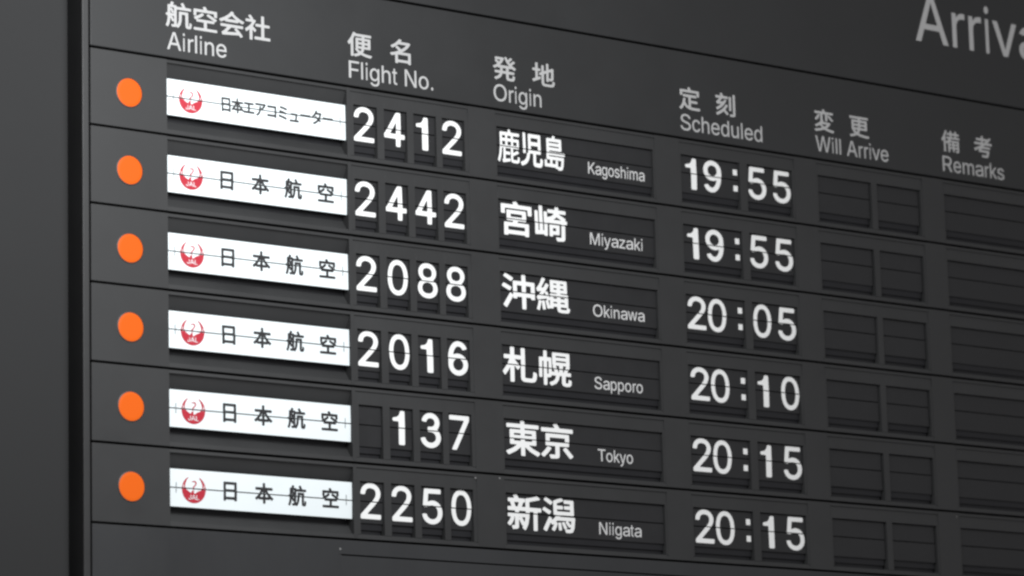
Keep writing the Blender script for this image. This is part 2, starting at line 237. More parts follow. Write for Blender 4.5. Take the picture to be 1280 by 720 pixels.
    'a空': '362,653 78,653 56,647 47,636 43,616 44,432 49,420 56,413 98,402 93,396 62,381 55,370 54,358 60,342 92,294 108,284 128,286 134,283 139,238 144,228 156,221 174,218 368,218 377,214 379,198 379,58 374,46 66,42 51,34 44,16 43,-32 49,-50 60,-60 80,-64 794,-64 822,-58 829,-50 834,-36 835,12 828,33 812,42 500,46 496,58 496,202 498,214 506,218 710,218 728,222 738,229 744,246 748,288 770,294 782,302 817,342 824,358 823,370 816,382 750,424 758,427 812,430 824,436 832,448 835,466 835,616 829,640 818,649 800,653 512,654 503,664 459,750 450,758 434,763 372,745 354,735 349,726 349,714 372,660 369,654;542,534 534,535 518,529 493,504 475,478 474,468 478,456 498,441 669,340 681,330 679,324 234,323 216,324 210,328 215,334 282,371 396,460 401,474 396,492 356,530 340,540 346,544 710,544 716,540 718,532 720,448 717,442 702,447;230,468 200,448 164,431 156,432 154,532 158,543 308,545 334,540',
    'a航': '526,470 464,469 448,462 440,448 438,256 431,160 407,66 394,49 388,45 385,52 384,66 386,502 400,506 830,507 844,514 854,532 855,582 849,600 842,608 824,614 682,614 670,617 603,754 596,763 580,767 517,748 508,742 501,730 502,714 541,624 541,618 536,615 394,614 386,618 376,645 364,653 350,656 274,657 270,660 270,666 289,720 285,738 278,746 262,753 208,763 190,758 181,748 154,660 146,656 100,655 80,646 72,622 71,384 64,378 40,376 23,370 16,360 12,346 12,306 20,286 38,276 66,274 71,268 72,258 69,180 50,70 8,-38 9,-50 16,-62 74,-97 88,-96 101,-86 151,36 172,166 178,175 185,168 220,97 238,92 272,104 278,96 277,22 268,17 208,16 194,10 187,0 187,-18 209,-78 224,-86 254,-85 332,-75 358,-65 406,-94 418,-95 430,-90 442,-77 503,16 539,142 546,228 548,356 556,362 628,362 644,360 648,352 648,46 652,-6 661,-38 670,-56 680,-64 740,-84 770,-85 790,-81 824,-72 836,-63 854,-32 863,-8 870,82 862,109 848,121 814,137 802,138 791,132 784,124 778,102 777,48 773,28 766,22 759,30 759,432 753,456 742,466 724,470;279,226 277,208 274,205 268,210 242,262 241,268 244,274 268,275 277,270;191,420 204,384 200,378 194,377 182,379 177,390 178,429 182,433 184,431;262,554 274,552 279,544 279,480 274,468 266,480 237,546 242,553',
    'o京': '146,450 146,240 151,222 168,215 376,215 384,213 388,208 388,16 384,11 376,8 262,8 246,3 240,-8 241,-24 260,-74 274,-86 312,-88 438,-78 456,-70 480,-51 487,-36 494,4 494,202 498,213 714,215 729,220 735,228 737,486 732,501 724,507 166,509 154,504 148,496;41,634 38,622 39,562 46,550 58,545 814,545 832,550 839,564 838,628 832,639 822,643 510,646 498,658 445,748 436,755 426,758 412,757 360,740 347,730 346,714 377,658 379,652 376,645 60,644 48,641;274,311 254,312 248,322 248,406 256,415 616,416 626,414 631,408 632,324 630,316 624,312;800,42 686,172 660,194 652,196 640,193 598,167 587,156 585,142 594,124 736,-46 754,-61 762,-63 774,-60 823,-26 833,-14 835,-2 832,6;90,-60 102,-58 112,-52 211,48 283,142 286,156 277,172 214,196 196,193 184,181 124,101 36,12 30,-2 36,-18 78,-54',
    'o児': '108,262 110,234 116,226 124,222 190,222 200,226 206,238 207,706 202,720 190,727 124,727 113,720 109,712;770,238 775,246 777,262 777,688 772,706 764,711 752,713 320,711 310,705 306,690 304,247 298,243 274,240 263,232 247,162 227,118 212,96 184,67 122,30 27,0 17,-12 17,-26 52,-83 68,-91 88,-87 194,-50 264,-6 317,58 350,136 368,228 380,233 478,233 488,231 492,222 492,22 499,-24 506,-42 528,-66 544,-75 610,-85 746,-85 800,-72 814,-62 845,-8 858,88 856,102 848,113 790,138 778,139 770,135 760,118 754,40 748,24 736,16 620,15 602,20 594,36 596,228 608,233 754,233;406,332 405,414 407,424 412,427 662,428 670,426 674,420 675,340 673,330 668,327 422,326 412,327;562,620 670,618 674,612 675,598 675,534 670,523 422,521 407,526 405,606 410,618',
    'o宮': '750,435 810,436 818,440 825,452 826,646 822,661 812,667 500,670 492,678 452,751 444,757 434,759 372,741 360,734 355,716 370,680 370,674 366,670 78,669 63,664 57,656 55,458 60,443 68,437 134,435 150,443 154,458 154,562 162,572 704,573 720,571 724,562 726,448 734,438;193,386 193,292 201,278 216,273 348,273 356,268 356,262 347,238 338,232 152,231 140,228 134,223 130,206 130,-58 132,-70 138,-79 152,-84 216,-83 228,-76 236,-53 248,-51 638,-51 648,-53 657,-74 668,-80 734,-81 749,-74 753,-64 754,-46 754,206 749,224 732,231 474,231 464,233 462,238 475,266 486,273 660,273 672,276 678,281 682,298 682,508 680,520 674,529 654,534 206,532 198,526 193,514;486,444 576,442 580,430 580,380 578,370 572,367 306,366 296,368 293,374 292,434 300,443;232,124 236,136 246,138 642,138 648,136 652,128 652,56 648,47 638,45 242,45 236,47 232,56',
    'o島': '794,64 811,218 808,228 800,235 250,237 242,239 237,248 239,260 250,264 814,264 836,269 843,286 842,328 836,343 824,347 254,348 243,350 238,356 238,375 250,381 686,381 705,386 712,394 714,412 714,656 706,676 688,681 466,682 463,686 463,692 477,724 472,738 460,743 394,753 382,749 376,744 356,692 346,682 170,681 149,674 144,652 145,176 152,161 164,157 274,154 279,142 279,64 277,58 268,54 166,55 159,64 159,122 152,139 134,144 94,144 80,140 71,130 69,116 69,-2 76,-22 98,-27 478,-27 487,-32 496,-49 506,-53 572,-54 583,-76 596,-83 688,-84 712,-77 758,-55 787,20;302,600 604,600 616,596 618,580 616,572 604,567 250,567 242,569 238,574 237,590 242,598;310,492 604,492 616,488 618,472 616,464 604,459 250,459 242,461 238,466 237,482 242,490;530,154 692,156 706,154 711,142 698,50 682,8 670,1 650,0 590,3 581,8 578,128 572,142 556,148 512,148 494,140 489,124 489,64 483,56 374,56 370,62 369,76 369,142 374,154 388,156',
    'o崎': '58,609 43,602 38,584 38,52 40,40 46,32 54,28 70,27 258,45 267,40 272,22 282,14 330,12 346,15 353,22 356,34 356,322 360,337 696,339 705,334 707,326 706,14 700,8 690,6 582,8 569,-2 568,-16 590,-74 598,-82 606,-86 640,-87 754,-77 766,-72 788,-52 797,-38 803,-4 803,328 810,338 844,340 856,347 860,362 859,412 850,426 816,430 811,434 827,464 824,476 817,484 666,572 657,580 670,585 808,585 822,588 830,596 833,608 833,656 826,670 810,675 656,676 650,686 651,740 642,750 624,753 576,753 564,748 558,736 553,686 546,676 382,673 372,667 368,652 368,604 376,590 390,585 514,585 520,583 522,578 508,550 460,511 364,477 359,478 356,484 356,586 352,601 342,607 334,609 288,609 276,604 271,596 269,584 269,154 264,143 250,141 241,146 239,154 238,728 232,739 220,744 168,744 156,739 151,730 149,718 149,146 146,134 136,129 126,131 122,142 121,592 114,604 106,608;448,15 472,15 484,20 490,32 492,58 498,65 636,66 648,69 654,74 659,92 659,284 657,296 651,304 634,309 426,309 414,307 406,301 401,284 401,34 406,23 414,17;546,429 522,430 520,436 558,463 588,495 598,500 606,498 666,461 700,440 704,434 690,429;491,182 491,214 497,224 556,225 568,219 569,164 563,152 497,152 492,158',
    'o幌': '245,356 246,488 252,495 274,496 280,494 284,486 284,204 282,194 274,190 252,190 246,198;44,182 44,120 52,102 66,97 102,97 116,102 123,110 125,486 132,495 150,495 156,492 158,482 158,-54 160,-70 166,-78 180,-83 220,-83 240,-76 245,-58 246,106 250,110 276,106 336,119 343,126 357,162 366,166 460,166 467,162 468,156 454,96 408,38 312,-6 304,-14 302,-24 306,-34 342,-81 352,-83 364,-81 475,-24 536,60 561,158 567,164 576,166 606,166 616,158 617,6 622,-30 640,-58 664,-70 714,-83 760,-82 804,-76 820,-70 846,-43 854,-28 863,48 862,56 856,66 810,90 802,91 792,88 783,62 780,15 777,8 768,4 750,1 720,3 712,12 710,30 712,162 724,166 828,167 840,171 847,186 848,230 840,248 826,253 760,254 753,260 810,361 818,380 816,392 803,408 814,420 818,434 818,692 814,712 804,719 786,721 408,721 394,719 385,714 380,692 380,434 384,418 401,404 386,392 383,380 436,260 430,254 376,253 364,258 362,266 360,572 354,581 342,585 250,588 245,600 245,722 241,740 234,747 222,751 180,751 167,746 162,740 158,728 156,590 144,586 64,585 52,581 45,570;642,526 722,524 727,518 728,498 724,489 718,487 480,487 472,489 467,498 468,518 478,526;712,643 724,641 728,632 727,612 718,604 480,604 472,606 467,614 468,636 478,643;551,356 550,260 544,254 519,254 516,258 524,272 523,284 468,392 465,404 478,409 546,407 551,398;644,272 646,404 658,409 726,407 729,402 727,396 669,282 668,272 671,258 664,253 648,255',
    'o新': '342,92 372,36 380,30 402,26 386,-16 390,-34 440,-76 452,-79 464,-75 483,-42 531,66 559,224 564,355 576,361 654,360 660,355 661,344 662,-66 668,-78 680,-83 740,-83 756,-75 760,-58 761,354 770,361 834,361 848,366 856,380 854,444 848,452 834,457 568,458 562,470 562,576 564,588 572,594 806,650 821,656 828,668 825,684 770,735 752,738 632,700 492,672 474,665 467,656 465,644 466,476 464,467 458,463 384,463 377,464 374,470 410,566 416,570 444,573 456,584 459,632 455,650 446,658 438,661 308,663 302,669 266,744 254,754 242,757 224,753 188,744 174,734 170,720 190,674 190,666 187,662 56,661 44,658 38,653 34,638 36,584 48,573 80,571 90,566 116,470 108,463 44,463 30,458 22,440 22,392 25,380 32,373 44,370 194,369 202,360 202,330 200,320 192,316 48,316 36,313 30,308 26,300 25,282 25,240 30,228 44,220 92,220 100,212 68,138 22,72 19,60 22,50 30,41 68,13 86,11 98,18 147,90 183,170 190,192 186,203 173,216 180,219 196,218 202,210 202,32 194,23 140,21 127,12 126,-6 142,-54 150,-66 164,-71 258,-58 270,-52 288,-34 294,-22 298,6 298,146 302,161 312,151;266,571 294,571 302,564 273,474 264,464 224,465 218,471 211,492 191,558 192,566 200,571;428,220 452,220 457,216 444,132 438,113 428,121 381,212 384,218 390,220;410,316 304,318 298,326 300,364 312,370 462,369 466,362 466,348 466,326 462,315;300,213 308,220 323,216 306,203 300,206',
    'o札': '412,250 434,284 434,296 431,304 303,446 298,458 310,462 428,462 448,473 452,470 454,50 460,2 464,-10 494,-45 514,-56 566,-63 734,-63 802,-44 823,-14 842,28 855,124 852,154 842,166 794,189 782,192 770,187 760,170 755,94 746,56 740,42 724,33 710,30 592,30 562,38 557,46 555,58 555,716 552,734 542,742 520,744 470,743 456,734 453,718 453,562 448,550 428,561 296,563 291,574 291,728 288,742 280,750 272,753 202,751 194,745 189,734 187,566 176,561 46,561 35,556 29,548 27,482 35,466 50,462 154,462 161,460 165,454 106,310 7,164 3,152 6,136 43,76 56,70 70,74 153,196 177,248 184,256 189,238 190,-70 194,-80 206,-86 277,-86 286,-79 291,-64 292,301 296,304 302,301 356,229 368,219 380,217 388,220',
    'o東': '300,447 379,446 385,436 384,405 372,399 223,400 217,412 217,436 222,445;489,268 487,304 494,314 654,315 662,313 666,308 667,274 660,265 504,264;642,4 792,-75 804,-73 812,-68 849,-22 857,-8 857,4 848,17 686,94 608,153 590,172 602,177 750,177 758,180 766,188 769,206 768,520 761,530 746,534 498,534 488,542 488,566 492,571 500,573 827,574 836,581 841,592 841,646 836,662 828,667 816,669 494,670 487,680 485,740 476,750 458,753 404,753 390,746 385,734 385,680 378,670 66,669 48,664 40,650 40,596 44,581 54,575 372,573 383,568 385,556 384,540 374,534 138,534 126,531 118,524 115,500 115,202 118,188 126,180 134,177 270,177 283,172 272,160 188,94 26,14 20,2 22,-10 56,-57 72,-69 86,-72 139,-46 264,22 378,118 383,116 385,106 385,-68 390,-79 398,-85 468,-87 476,-84 484,-76 487,-62 487,110 492,121 500,117 606,25;332,264 224,265 217,274 218,308 222,313 230,315 378,314 385,304 383,268 374,264;612,399 494,400 487,410 488,440 492,445 500,447 660,446 665,442 667,434 667,410 662,401',
    'o沖': '84,-56 114,-76 126,-74 136,-67 286,200 292,198 295,170 304,160 316,157 370,157 382,160 389,168 393,200 400,207 498,208 508,206 512,194 514,-72 520,-82 532,-86 592,-86 606,-81 614,-64 616,204 628,208 732,207 739,200 743,174 750,166 760,163 822,164 832,168 837,176 839,554 834,576 816,583 618,585 614,596 613,734 604,748 586,751 532,751 522,748 515,740 512,726 512,596 508,585 316,583 300,578 295,570 293,558 292,246 288,243 282,245 234,284 222,284 210,276 49,-4 47,-16 52,-28;174,348 202,337 220,344 254,398 257,410 252,422 232,435 88,504 70,508 54,503 21,456 18,444 22,432 41,416;738,478 738,314 724,310 618,312 614,326 616,480 628,484 724,484 732,483;204,585 238,567 250,566 258,569 298,624 301,636 298,648 286,659 126,745 114,747 106,744 69,696 65,680 70,669;512,404 512,324 508,312 408,310 394,314 392,468 396,482 414,484 508,482 512,470',
    'o潟': '176,449 88,498 74,503 62,499 52,492 25,458 21,442 23,434 30,428 166,344 188,338 200,344 227,380 236,394 237,406 230,419;257,8 251,-14 260,-27 308,-51 320,-50 327,-44 368,34 400,130 400,140 394,148 364,162 360,170 394,202 614,204 620,202 621,196 602,178 599,170 601,158 657,86 676,63 688,55 700,55 724,68 731,62 716,16 706,8 692,4 610,10 607,14 609,16 630,28 634,44 572,170 562,177 554,178 508,162 504,154 505,142 559,26 568,11 589,4 587,-14 605,-68 614,-75 626,-78 718,-78 776,-56 788,-46 821,46 840,244 839,272 835,284 826,289 812,291 476,291 466,293 464,298 479,326 490,333 782,333 796,335 805,340 810,362 810,668 809,682 802,694 782,699 590,699 573,694 564,682 565,632 568,621 574,616 590,612 704,612 715,608 717,568 711,560 584,557 569,550 564,532 565,490 569,482 578,476 712,472 717,464 717,430 712,422 704,420 404,420 389,424 387,464 393,472 518,474 531,478 538,488 540,536 536,548 530,554 514,558 398,558 392,560 387,568 387,604 394,615 542,669 553,676 556,686 551,698 508,739 496,742 472,735 314,672 302,664 297,640 298,352 302,342 308,337 320,333 362,332 367,328 366,322 315,254 260,207 254,208 260,236 253,250 202,284 190,285 182,280 61,28 43,-16 50,-32 82,-53 110,-66 124,-64 140,-38 216,130 224,137 232,132 256,105 268,97 280,97 298,110 305,110 296,74;259,656 140,732 124,739 112,738 102,730 73,694 68,682 71,670 80,662 212,573 226,567 236,568 244,574 281,622 282,632 280,640;722,204 738,202 744,194 738,124 734,117 724,121 661,196 668,203;430,-17 438,-28 452,-32 496,-25 507,-14 488,142 482,154 470,161 424,154 416,148 411,136',
    'o縄': '612,709 392,709 378,705 371,698 367,672 367,432 371,414 378,407 390,403 524,403 533,398 535,390 533,380 524,376 380,376 364,372 359,366 355,354 355,276 350,261 342,278 299,404 284,410 248,402 242,404 328,554 333,570 329,582 282,609 264,609 254,601 200,502 176,496 146,498 149,512 244,696 248,708 244,720 228,729 188,745 170,743 159,726 107,600 62,522 24,477 19,468 19,456 33,414 43,398 60,395 126,406 132,406 135,402 90,336 29,276 25,266 25,254 43,204 56,195 248,237 273,240 282,206 276,200 248,191 242,174 286,18 291,6 300,0 312,-1 332,5 362,18 414,16 432,20 440,30 443,60 450,66 524,67 534,60 545,-24 562,-46 582,-61 644,-71 768,-71 810,-64 828,-55 848,-30 861,26 859,38 852,47 816,62 811,68 817,96 815,362 808,372 794,376 636,376 627,380 625,390 627,398 636,403 774,403 786,407 792,414 796,434 795,692 788,704 774,709;482,481 464,481 456,486 454,506 458,518 522,520 533,516 535,494 530,483;486,631 530,629 535,620 533,600 522,595 458,597 454,606 456,626 464,631;698,595 632,596 626,602 626,624 636,631 702,630 708,624 709,606 704,597;535,164 533,150 524,145 452,145 446,147 442,156 443,176 452,184 528,183 534,176;480,298 530,296 535,288 533,266 522,262 446,264 442,272 444,294 452,298;141,146 146,151 150,144 170,-16 174,-28 182,-35 194,-36 234,-27 243,-18 246,0 225,150 218,180 204,186 170,180 158,176 146,165 126,178 84,186 72,180 66,164 48,62 21,-22 21,-34 30,-44 74,-59 84,-58 91,-52;625,494 626,512 632,519 698,520 708,512 708,488 702,482 636,481 627,486;626,152 626,176 632,183 716,184 726,182 729,176 729,152 722,146 638,145 630,147;354,86 350,75 344,85 312,194 318,204 348,214 352,212 355,204;714,7 648,7 632,11 625,30 627,62 642,67 780,65 783,60 780,42 776,20 770,12 758,7;730,272 726,264 720,262 636,262 626,270 625,288 630,296 636,298 720,298 729,290;222,381 228,383 230,380 248,332 248,324 234,317 176,308 173,312 176,320',
    'o鹿': '512,180 512,30 519,-14 528,-32 552,-54 616,-64 754,-63 802,-51 827,-18 835,0 843,70 832,81 790,99 780,98 773,90 763,28 760,20 748,13 618,11 599,18 593,46 593,94 598,106 798,180 808,185 812,192 806,204 776,232 762,241 754,243 610,183 598,182 593,190 593,262 589,280 604,284 792,284 802,286 809,292 812,316 812,498 809,514 802,519 792,521 604,522 596,532 596,580 600,591 610,593 822,595 830,600 833,610 833,654 828,665 810,671 520,672 510,679 484,739 478,746 468,748 418,735 406,728 404,718 418,678 412,672 124,671 107,666 101,652 101,402 95,258 73,112 24,-20 25,-36 76,-71 84,-72 92,-62 139,52 163,162 176,274 182,282 226,284 239,280 230,258 229,36 218,10 196,-7 191,-14 210,-66 222,-77 480,-34 491,-30 496,-20 493,24 488,34 480,37 328,17 318,18 313,22 311,112 316,123 477,126 487,138 488,178 484,191 472,197 316,199 311,208 311,262 304,281 322,284 513,282 516,280 512,262;496,521 388,523 383,534 385,588 400,593 514,591 518,580 517,528 510,522;490,449 510,448 517,442 518,370 514,358 400,356 385,360 383,436 388,447;250,521 196,521 184,526 182,580 186,591 286,593 300,588 302,570 300,526 292,521;188,448 298,447 302,436 300,360 286,356 184,358 180,366 182,436;602,448 726,447 731,436 729,360 714,356 600,358 596,370 596,432 597,442',
    'd0': '124,382 165,252 198,182 240,122 314,48 378,7 414,-8 478,-27 538,-34 594,-34 668,-25 744,2 804,36 831,58 889,118 937,188 969,258 1008,382 1030,552 1030,718 1009,882 971,1008 939,1078 901,1138 819,1222 744,1269 668,1296 574,1308 514,1304 424,1283 374,1261 313,1222 248,1158 200,1088 158,998 118,852 102,718 101,572 108,488;355,982 392,1042 424,1075 454,1098 514,1122 588,1126 658,1109 714,1073 762,1012 797,932 824,828 841,652 835,528 821,428 788,312 751,242 704,191 644,157 594,147 548,146 498,154 458,171 417,202 384,241 356,288 338,332 308,448 297,538 293,638 297,738 309,832 327,908',
    'd1': '407,4 412,44 411,1220 404,1244 390,1257 370,1261 314,1261 290,1254 277,1240 250,1130 219,1070 194,1043 164,1023 124,1007 70,995 54,985 43,960 43,904 50,880 70,865 200,861 217,854 225,840 227,40 232,4 240,-6 254,-15 300,-18 380,-16 394,-10',
    'd2': '391,390 174,161 151,130 143,100 143,24 147,4 160,-10 200,-18 940,-18 974,-10 989,10 990,130 980,150 964,159 470,162 450,165 440,174 452,200 690,448 840,620 925,754 951,814 970,914 971,954 956,1034 925,1110 886,1164 834,1215 774,1255 704,1286 620,1305 524,1306 444,1293 370,1265 295,1220 240,1166 204,1120 168,1044 149,970 147,920 152,904 160,895 184,888 290,887 320,895 337,920 357,1010 384,1054 436,1100 500,1122 534,1127 574,1125 684,1099 710,1084 734,1061 754,1034 768,1004 777,964 779,924 760,834 742,794 674,698',
    'd3': '79,345 35,330 24,315 21,300 40,235 86,150 139,90 195,45 266,7 341,-16 386,-22 471,-22 526,-12 586,9 654,45 712,90 756,139 786,185 816,250 831,305 838,370 832,435 815,500 787,560 750,615 704,665 697,685 747,765 777,835 793,915 789,985 768,1060 726,1140 671,1201 606,1247 566,1267 516,1283 431,1294 351,1285 281,1261 206,1215 142,1150 98,1075 81,1030 76,1000 81,980 101,965 231,942 246,946 257,955 283,1015 311,1052 341,1075 381,1092 436,1097 486,1090 526,1071 561,1039 586,994 597,940 591,890 574,850 541,810 491,782 451,773 346,771 321,761 313,750 309,730 309,620 316,595 331,582 351,578 426,576 496,564 546,542 591,506 626,450 642,385 636,325 616,275 576,227 521,191 461,174 391,174 326,192 271,228 236,272 208,340 191,358 166,361',
    'd4': '550,260 552,30 560,0 570,-10 590,-17 710,-17 734,-6 746,20 747,244 753,270 774,281 904,285 924,300 931,320 931,420 927,440 920,450 890,461 770,464 754,472 749,484 747,1244 744,1264 735,1280 710,1291 584,1290 560,1280 528,1254 80,490 64,470 38,450 28,424 29,314 39,294 54,285 520,282 540,276;444,462 314,463 301,470 297,484 514,861 530,881 540,886 549,874 552,850 550,484 542,470 530,464',
    'd5': '983,522 966,578 941,632 894,702 824,771 738,819 664,844 578,853 454,833 384,802 368,806 364,818 390,1072 395,1092 402,1102 434,1110 908,1113 928,1128 935,1152 935,1248 924,1278 904,1288 864,1290 274,1290 248,1287 232,1278 219,1252 213,1208 152,668 156,628 165,618 184,611 308,597 334,603 418,648 458,658 524,668 564,670 598,666 644,654 678,638 713,612 762,552 787,492 795,452 798,402 794,352 782,302 767,268 740,228 704,193 668,171 628,156 578,147 544,147 474,162 424,183 354,242 339,272 322,322 304,340 278,345 184,345 149,338 136,322 133,302 139,262 151,222 188,148 234,91 288,44 348,10 414,-16 494,-33 588,-35 644,-28 704,-12 778,22 844,67 888,111 935,178 966,242 986,312 995,378 995,452',
    'd6': '32,650 32,364 50,274 83,200 117,144 173,84 230,42 310,3 380,-14 474,-18 534,-7 604,18 684,66 746,124 787,180 817,240 839,304 849,390 846,450 832,514 814,561 780,628 736,684 684,731 644,758 580,789 524,806 454,816 420,815 350,805 260,774 250,776 243,790 264,884 303,974 352,1044 380,1068 410,1086 440,1094 470,1096 514,1087 544,1075 592,1040 629,980 644,970 670,972 754,996 797,1014 806,1030 806,1050 770,1123 720,1184 660,1232 600,1263 550,1279 484,1291 434,1291 384,1282 348,1270 284,1237 240,1202 194,1154 147,1090 106,1010 81,950 59,874 42,790 33,714;622,280 596,244 564,216 530,195 490,182 450,177 404,180 360,192 318,214 284,243 254,284 241,314 230,360 227,410 232,450 247,494 266,530 294,562 324,586 360,604 400,615 444,619 490,613 530,600 564,580 590,559 617,524 636,490 648,450 652,414 650,360 638,314',
    'd7': '948,1024 988,1104 996,1134 995,1260 985,1280 970,1289 190,1292 160,1287 145,1274 137,1244 138,1150 145,1130 164,1115 740,1112 760,1108 770,1094 764,1074 531,610 238,34 231,10 241,-10 270,-18 390,-17 414,-11 432,4 491,114',
    'd8': '762,-2 860,47 921,98 959,142 985,188 1014,268 1021,328 1020,368 1008,432 985,492 960,537 934,569 884,619 834,653 825,668 833,682 874,716 906,752 949,828 971,912 972,982 966,1022 936,1102 890,1171 840,1218 784,1253 714,1284 640,1303 560,1309 454,1296 364,1264 284,1214 220,1145 194,1102 176,1062 163,1012 157,962 162,892 172,852 193,802 220,758 260,713 298,682 305,668 300,657 244,618 198,572 167,532 144,488 124,438 113,388 112,312 120,262 141,198 170,148 193,118 264,52 344,7 420,-19 520,-35 640,-33 714,-19;815,398 822,352 818,312 808,272 789,238 769,212 734,185 690,163 650,151 604,145 520,146 470,155 424,169 384,192 350,225 325,262 315,298 308,348 313,388 323,428 340,462 371,498 409,528 454,549 500,561 564,567 620,563 670,551 710,534 754,503 782,472 802,438;463,768 430,782 403,802 374,841 361,878 353,922 355,972 369,1022 390,1058 414,1083 444,1101 560,1128 664,1109 710,1087 736,1062 757,1032 776,968 772,888 760,852 739,818 714,792 684,773 584,749 550,748',
    'd9': '648,825 635,780 612,740 584,708 550,682 510,664 464,654 420,653 380,661 340,677 300,704 275,730 253,765 238,800 228,845 228,895 236,940 251,980 273,1015 301,1045 334,1069 374,1086 424,1095 460,1095 500,1087 540,1072 574,1049 600,1025 625,990 640,955 650,915;524,466 620,498 634,492 637,470 612,375 573,290 524,225 480,191 450,180 414,177 380,182 340,195 294,226 251,290 230,302 200,298 94,266 75,250 72,230 104,160 139,110 174,75 224,38 284,8 350,-12 394,-18 474,-15 524,-1 580,26 628,60 670,98 714,154 745,205 782,280 812,365 840,495 852,650 852,855 846,925 832,990 813,1040 780,1103 736,1160 690,1202 640,1236 580,1265 514,1284 450,1292 380,1287 300,1265 221,1225 154,1171 108,1115 64,1035 40,965 32,900 37,800 59,725 101,645 152,580 214,529 284,489 364,464 450,457',
    'l.': '224,222 190,213 153,190 126,144 118,100 128,54 140,34 160,12 200,-11 240,-17 294,-3 326,20 344,47 355,74 357,120 345,160 314,196 274,216',
    'lA': '736,686 794,526 796,510 792,505 422,503 406,504 400,510 534,910 586,1086 596,1101 607,1086 644,960;1112,140 698,1270 682,1278 505,1276 491,1256 37,0 46,-6 72,-7 202,-7 219,0 334,330 342,343 352,348 852,346 867,320 979,6 992,-6 1157,-4 1160,10',
    'lF': '318,196 318,526 325,546 850,548 866,555 868,576 867,690 856,702 325,706 318,726 320,1116 326,1121 340,1123 916,1124 926,1130 928,1140 928,1260 920,1276 166,1278 150,1276 145,1270 144,6 150,-4 160,-7 300,-7 316,0',
    'lJ': '112,178 138,134 178,83 244,33 324,-2 394,-18 464,-23 534,-18 628,7 688,38 734,72 786,134 819,198 840,278 846,338 846,1254 839,1274 694,1276 683,1274 677,1264 676,374 669,304 649,244 634,218 614,191 579,164 518,137 444,131 404,138 364,153 308,193 273,248 258,294 252,328 248,429 234,436 94,436 78,429 76,418 81,294 98,218',
    'lK': '808,926 1106,1243 1120,1266 1116,1276 1106,1278 906,1275 878,1250 520,863 326,641 320,646 318,660 317,1266 311,1276 300,1278 160,1278 146,1271 143,20 144,6 150,-4 300,-7 316,0 319,410 388,490 476,583 490,594 500,590 516,570 922,0 930,-5 950,-7 1110,-7 1124,0 1116,20 622,716 630,738',
    'lL': '143,1106 146,0 166,-7 901,-4 908,10 908,130 906,141 896,147 340,148 320,155 317,1266 311,1276 300,1278 150,1276 143,1260',
    'lM': '308,590 310,1022 326,992 395,790 445,660 706,6 714,-4 726,-7 854,-4 863,6 891,76 1136,700 1240,992 1250,1012 1253,1010 1258,970 1259,6 1265,-4 1276,-7 1416,-5 1421,0 1423,16 1421,1270 1416,1276 1396,1278 1200,1278 1184,1270 875,470 796,230 786,220 775,240 701,466 386,1270 366,1278 150,1276 145,1270 143,1256 144,6 150,-5 170,-7 290,-7 301,-4 307,6',
    'lN': '510,1018 346,1274 330,1278 166,1278 150,1276 145,1270 146,0 160,-7 300,-7 311,-4 317,6 318,816 308,996 309,1020 316,1028 326,1017 500,720 956,5 966,-4 980,-7 1156,-4 1162,6 1163,20 1160,1271 1146,1278 1010,1278 1000,1276 994,1266 993,336 998,280 996,250 990,246 861,466',
    'lO': '1042,1154 956,1217 876,1257 836,1269 776,1285 666,1295 562,1285 452,1254 366,1211 302,1160 266,1126 226,1078 176,998 131,888 105,774 95,634 110,474 136,368 170,284 206,224 230,188 286,126 372,58 462,13 556,-13 666,-23 782,-12 872,13 972,63 1049,124 1098,178 1132,228 1167,288 1202,378 1213,424 1234,548 1239,634 1234,718 1228,774 1207,874 1167,984 1112,1074;786,158 722,142 672,137 612,142 532,163 461,198 402,246 366,288 328,348 291,438 270,538 264,624 270,734 291,834 331,928 366,984 402,1026 456,1069 532,1109 612,1130 716,1131 786,1114 866,1077 922,1035 972,978 1015,908 1047,818 1063,738 1069,664 1063,534 1047,454 1015,364 972,292 919,234 866,195',
    'lR': '980,-7 1060,-6 1070,0 1071,10 799,516 806,525 840,540 896,575 946,623 984,680 1011,750 1028,850 1028,910 1011,1010 976,1097 946,1138 886,1196 836,1227 756,1257 680,1272 600,1278 150,1276 144,1266 143,1250 146,0 160,-7 296,-7 310,-5 316,0 320,481 336,488 590,488 609,486 619,476 875,0 890,-7;318,1090 320,1116 330,1122 636,1123 720,1101 780,1066 807,1040 832,1000 846,960 858,900 858,860 847,806 831,760 816,735 770,690 720,665 686,654 616,643 325,646 318,666',
    'lS': '946,550 902,599 786,662 662,704 526,741 422,780 326,846 306,877 294,918 295,964 311,1014 330,1044 364,1078 392,1097 442,1121 472,1130 542,1141 626,1135 672,1124 702,1115 746,1089 782,1061 804,1034 822,998 835,954 843,944 1002,943 1006,954 998,1014 978,1074 943,1134 906,1175 878,1198 812,1240 726,1274 642,1291 566,1295 492,1291 412,1274 352,1254 312,1235 276,1214 226,1175 186,1130 153,1074 144,1048 130,998 124,934 136,844 150,804 180,754 211,718 276,668 352,630 472,588 612,549 736,504 827,438 847,404 859,354 853,308 842,274 813,228 783,198 732,167 672,143 616,132 562,130 422,153 384,168 346,193 315,224 294,254 279,288 268,334 260,344 96,344 92,334 100,274 125,198 160,138 196,96 230,68 306,22 386,-7 472,-23 556,-29 652,-23 736,-7 816,23 876,58 926,101 967,148 1002,214 1023,298 1024,398 1012,448 987,504',
    'lT': '477,410 479,0 484,-5 500,-7 630,-7 644,0 649,1116 664,1123 1040,1125 1045,1130 1047,1146 1047,1260 1040,1276 94,1278 74,1271 72,1140 80,1125 460,1123 475,1116',
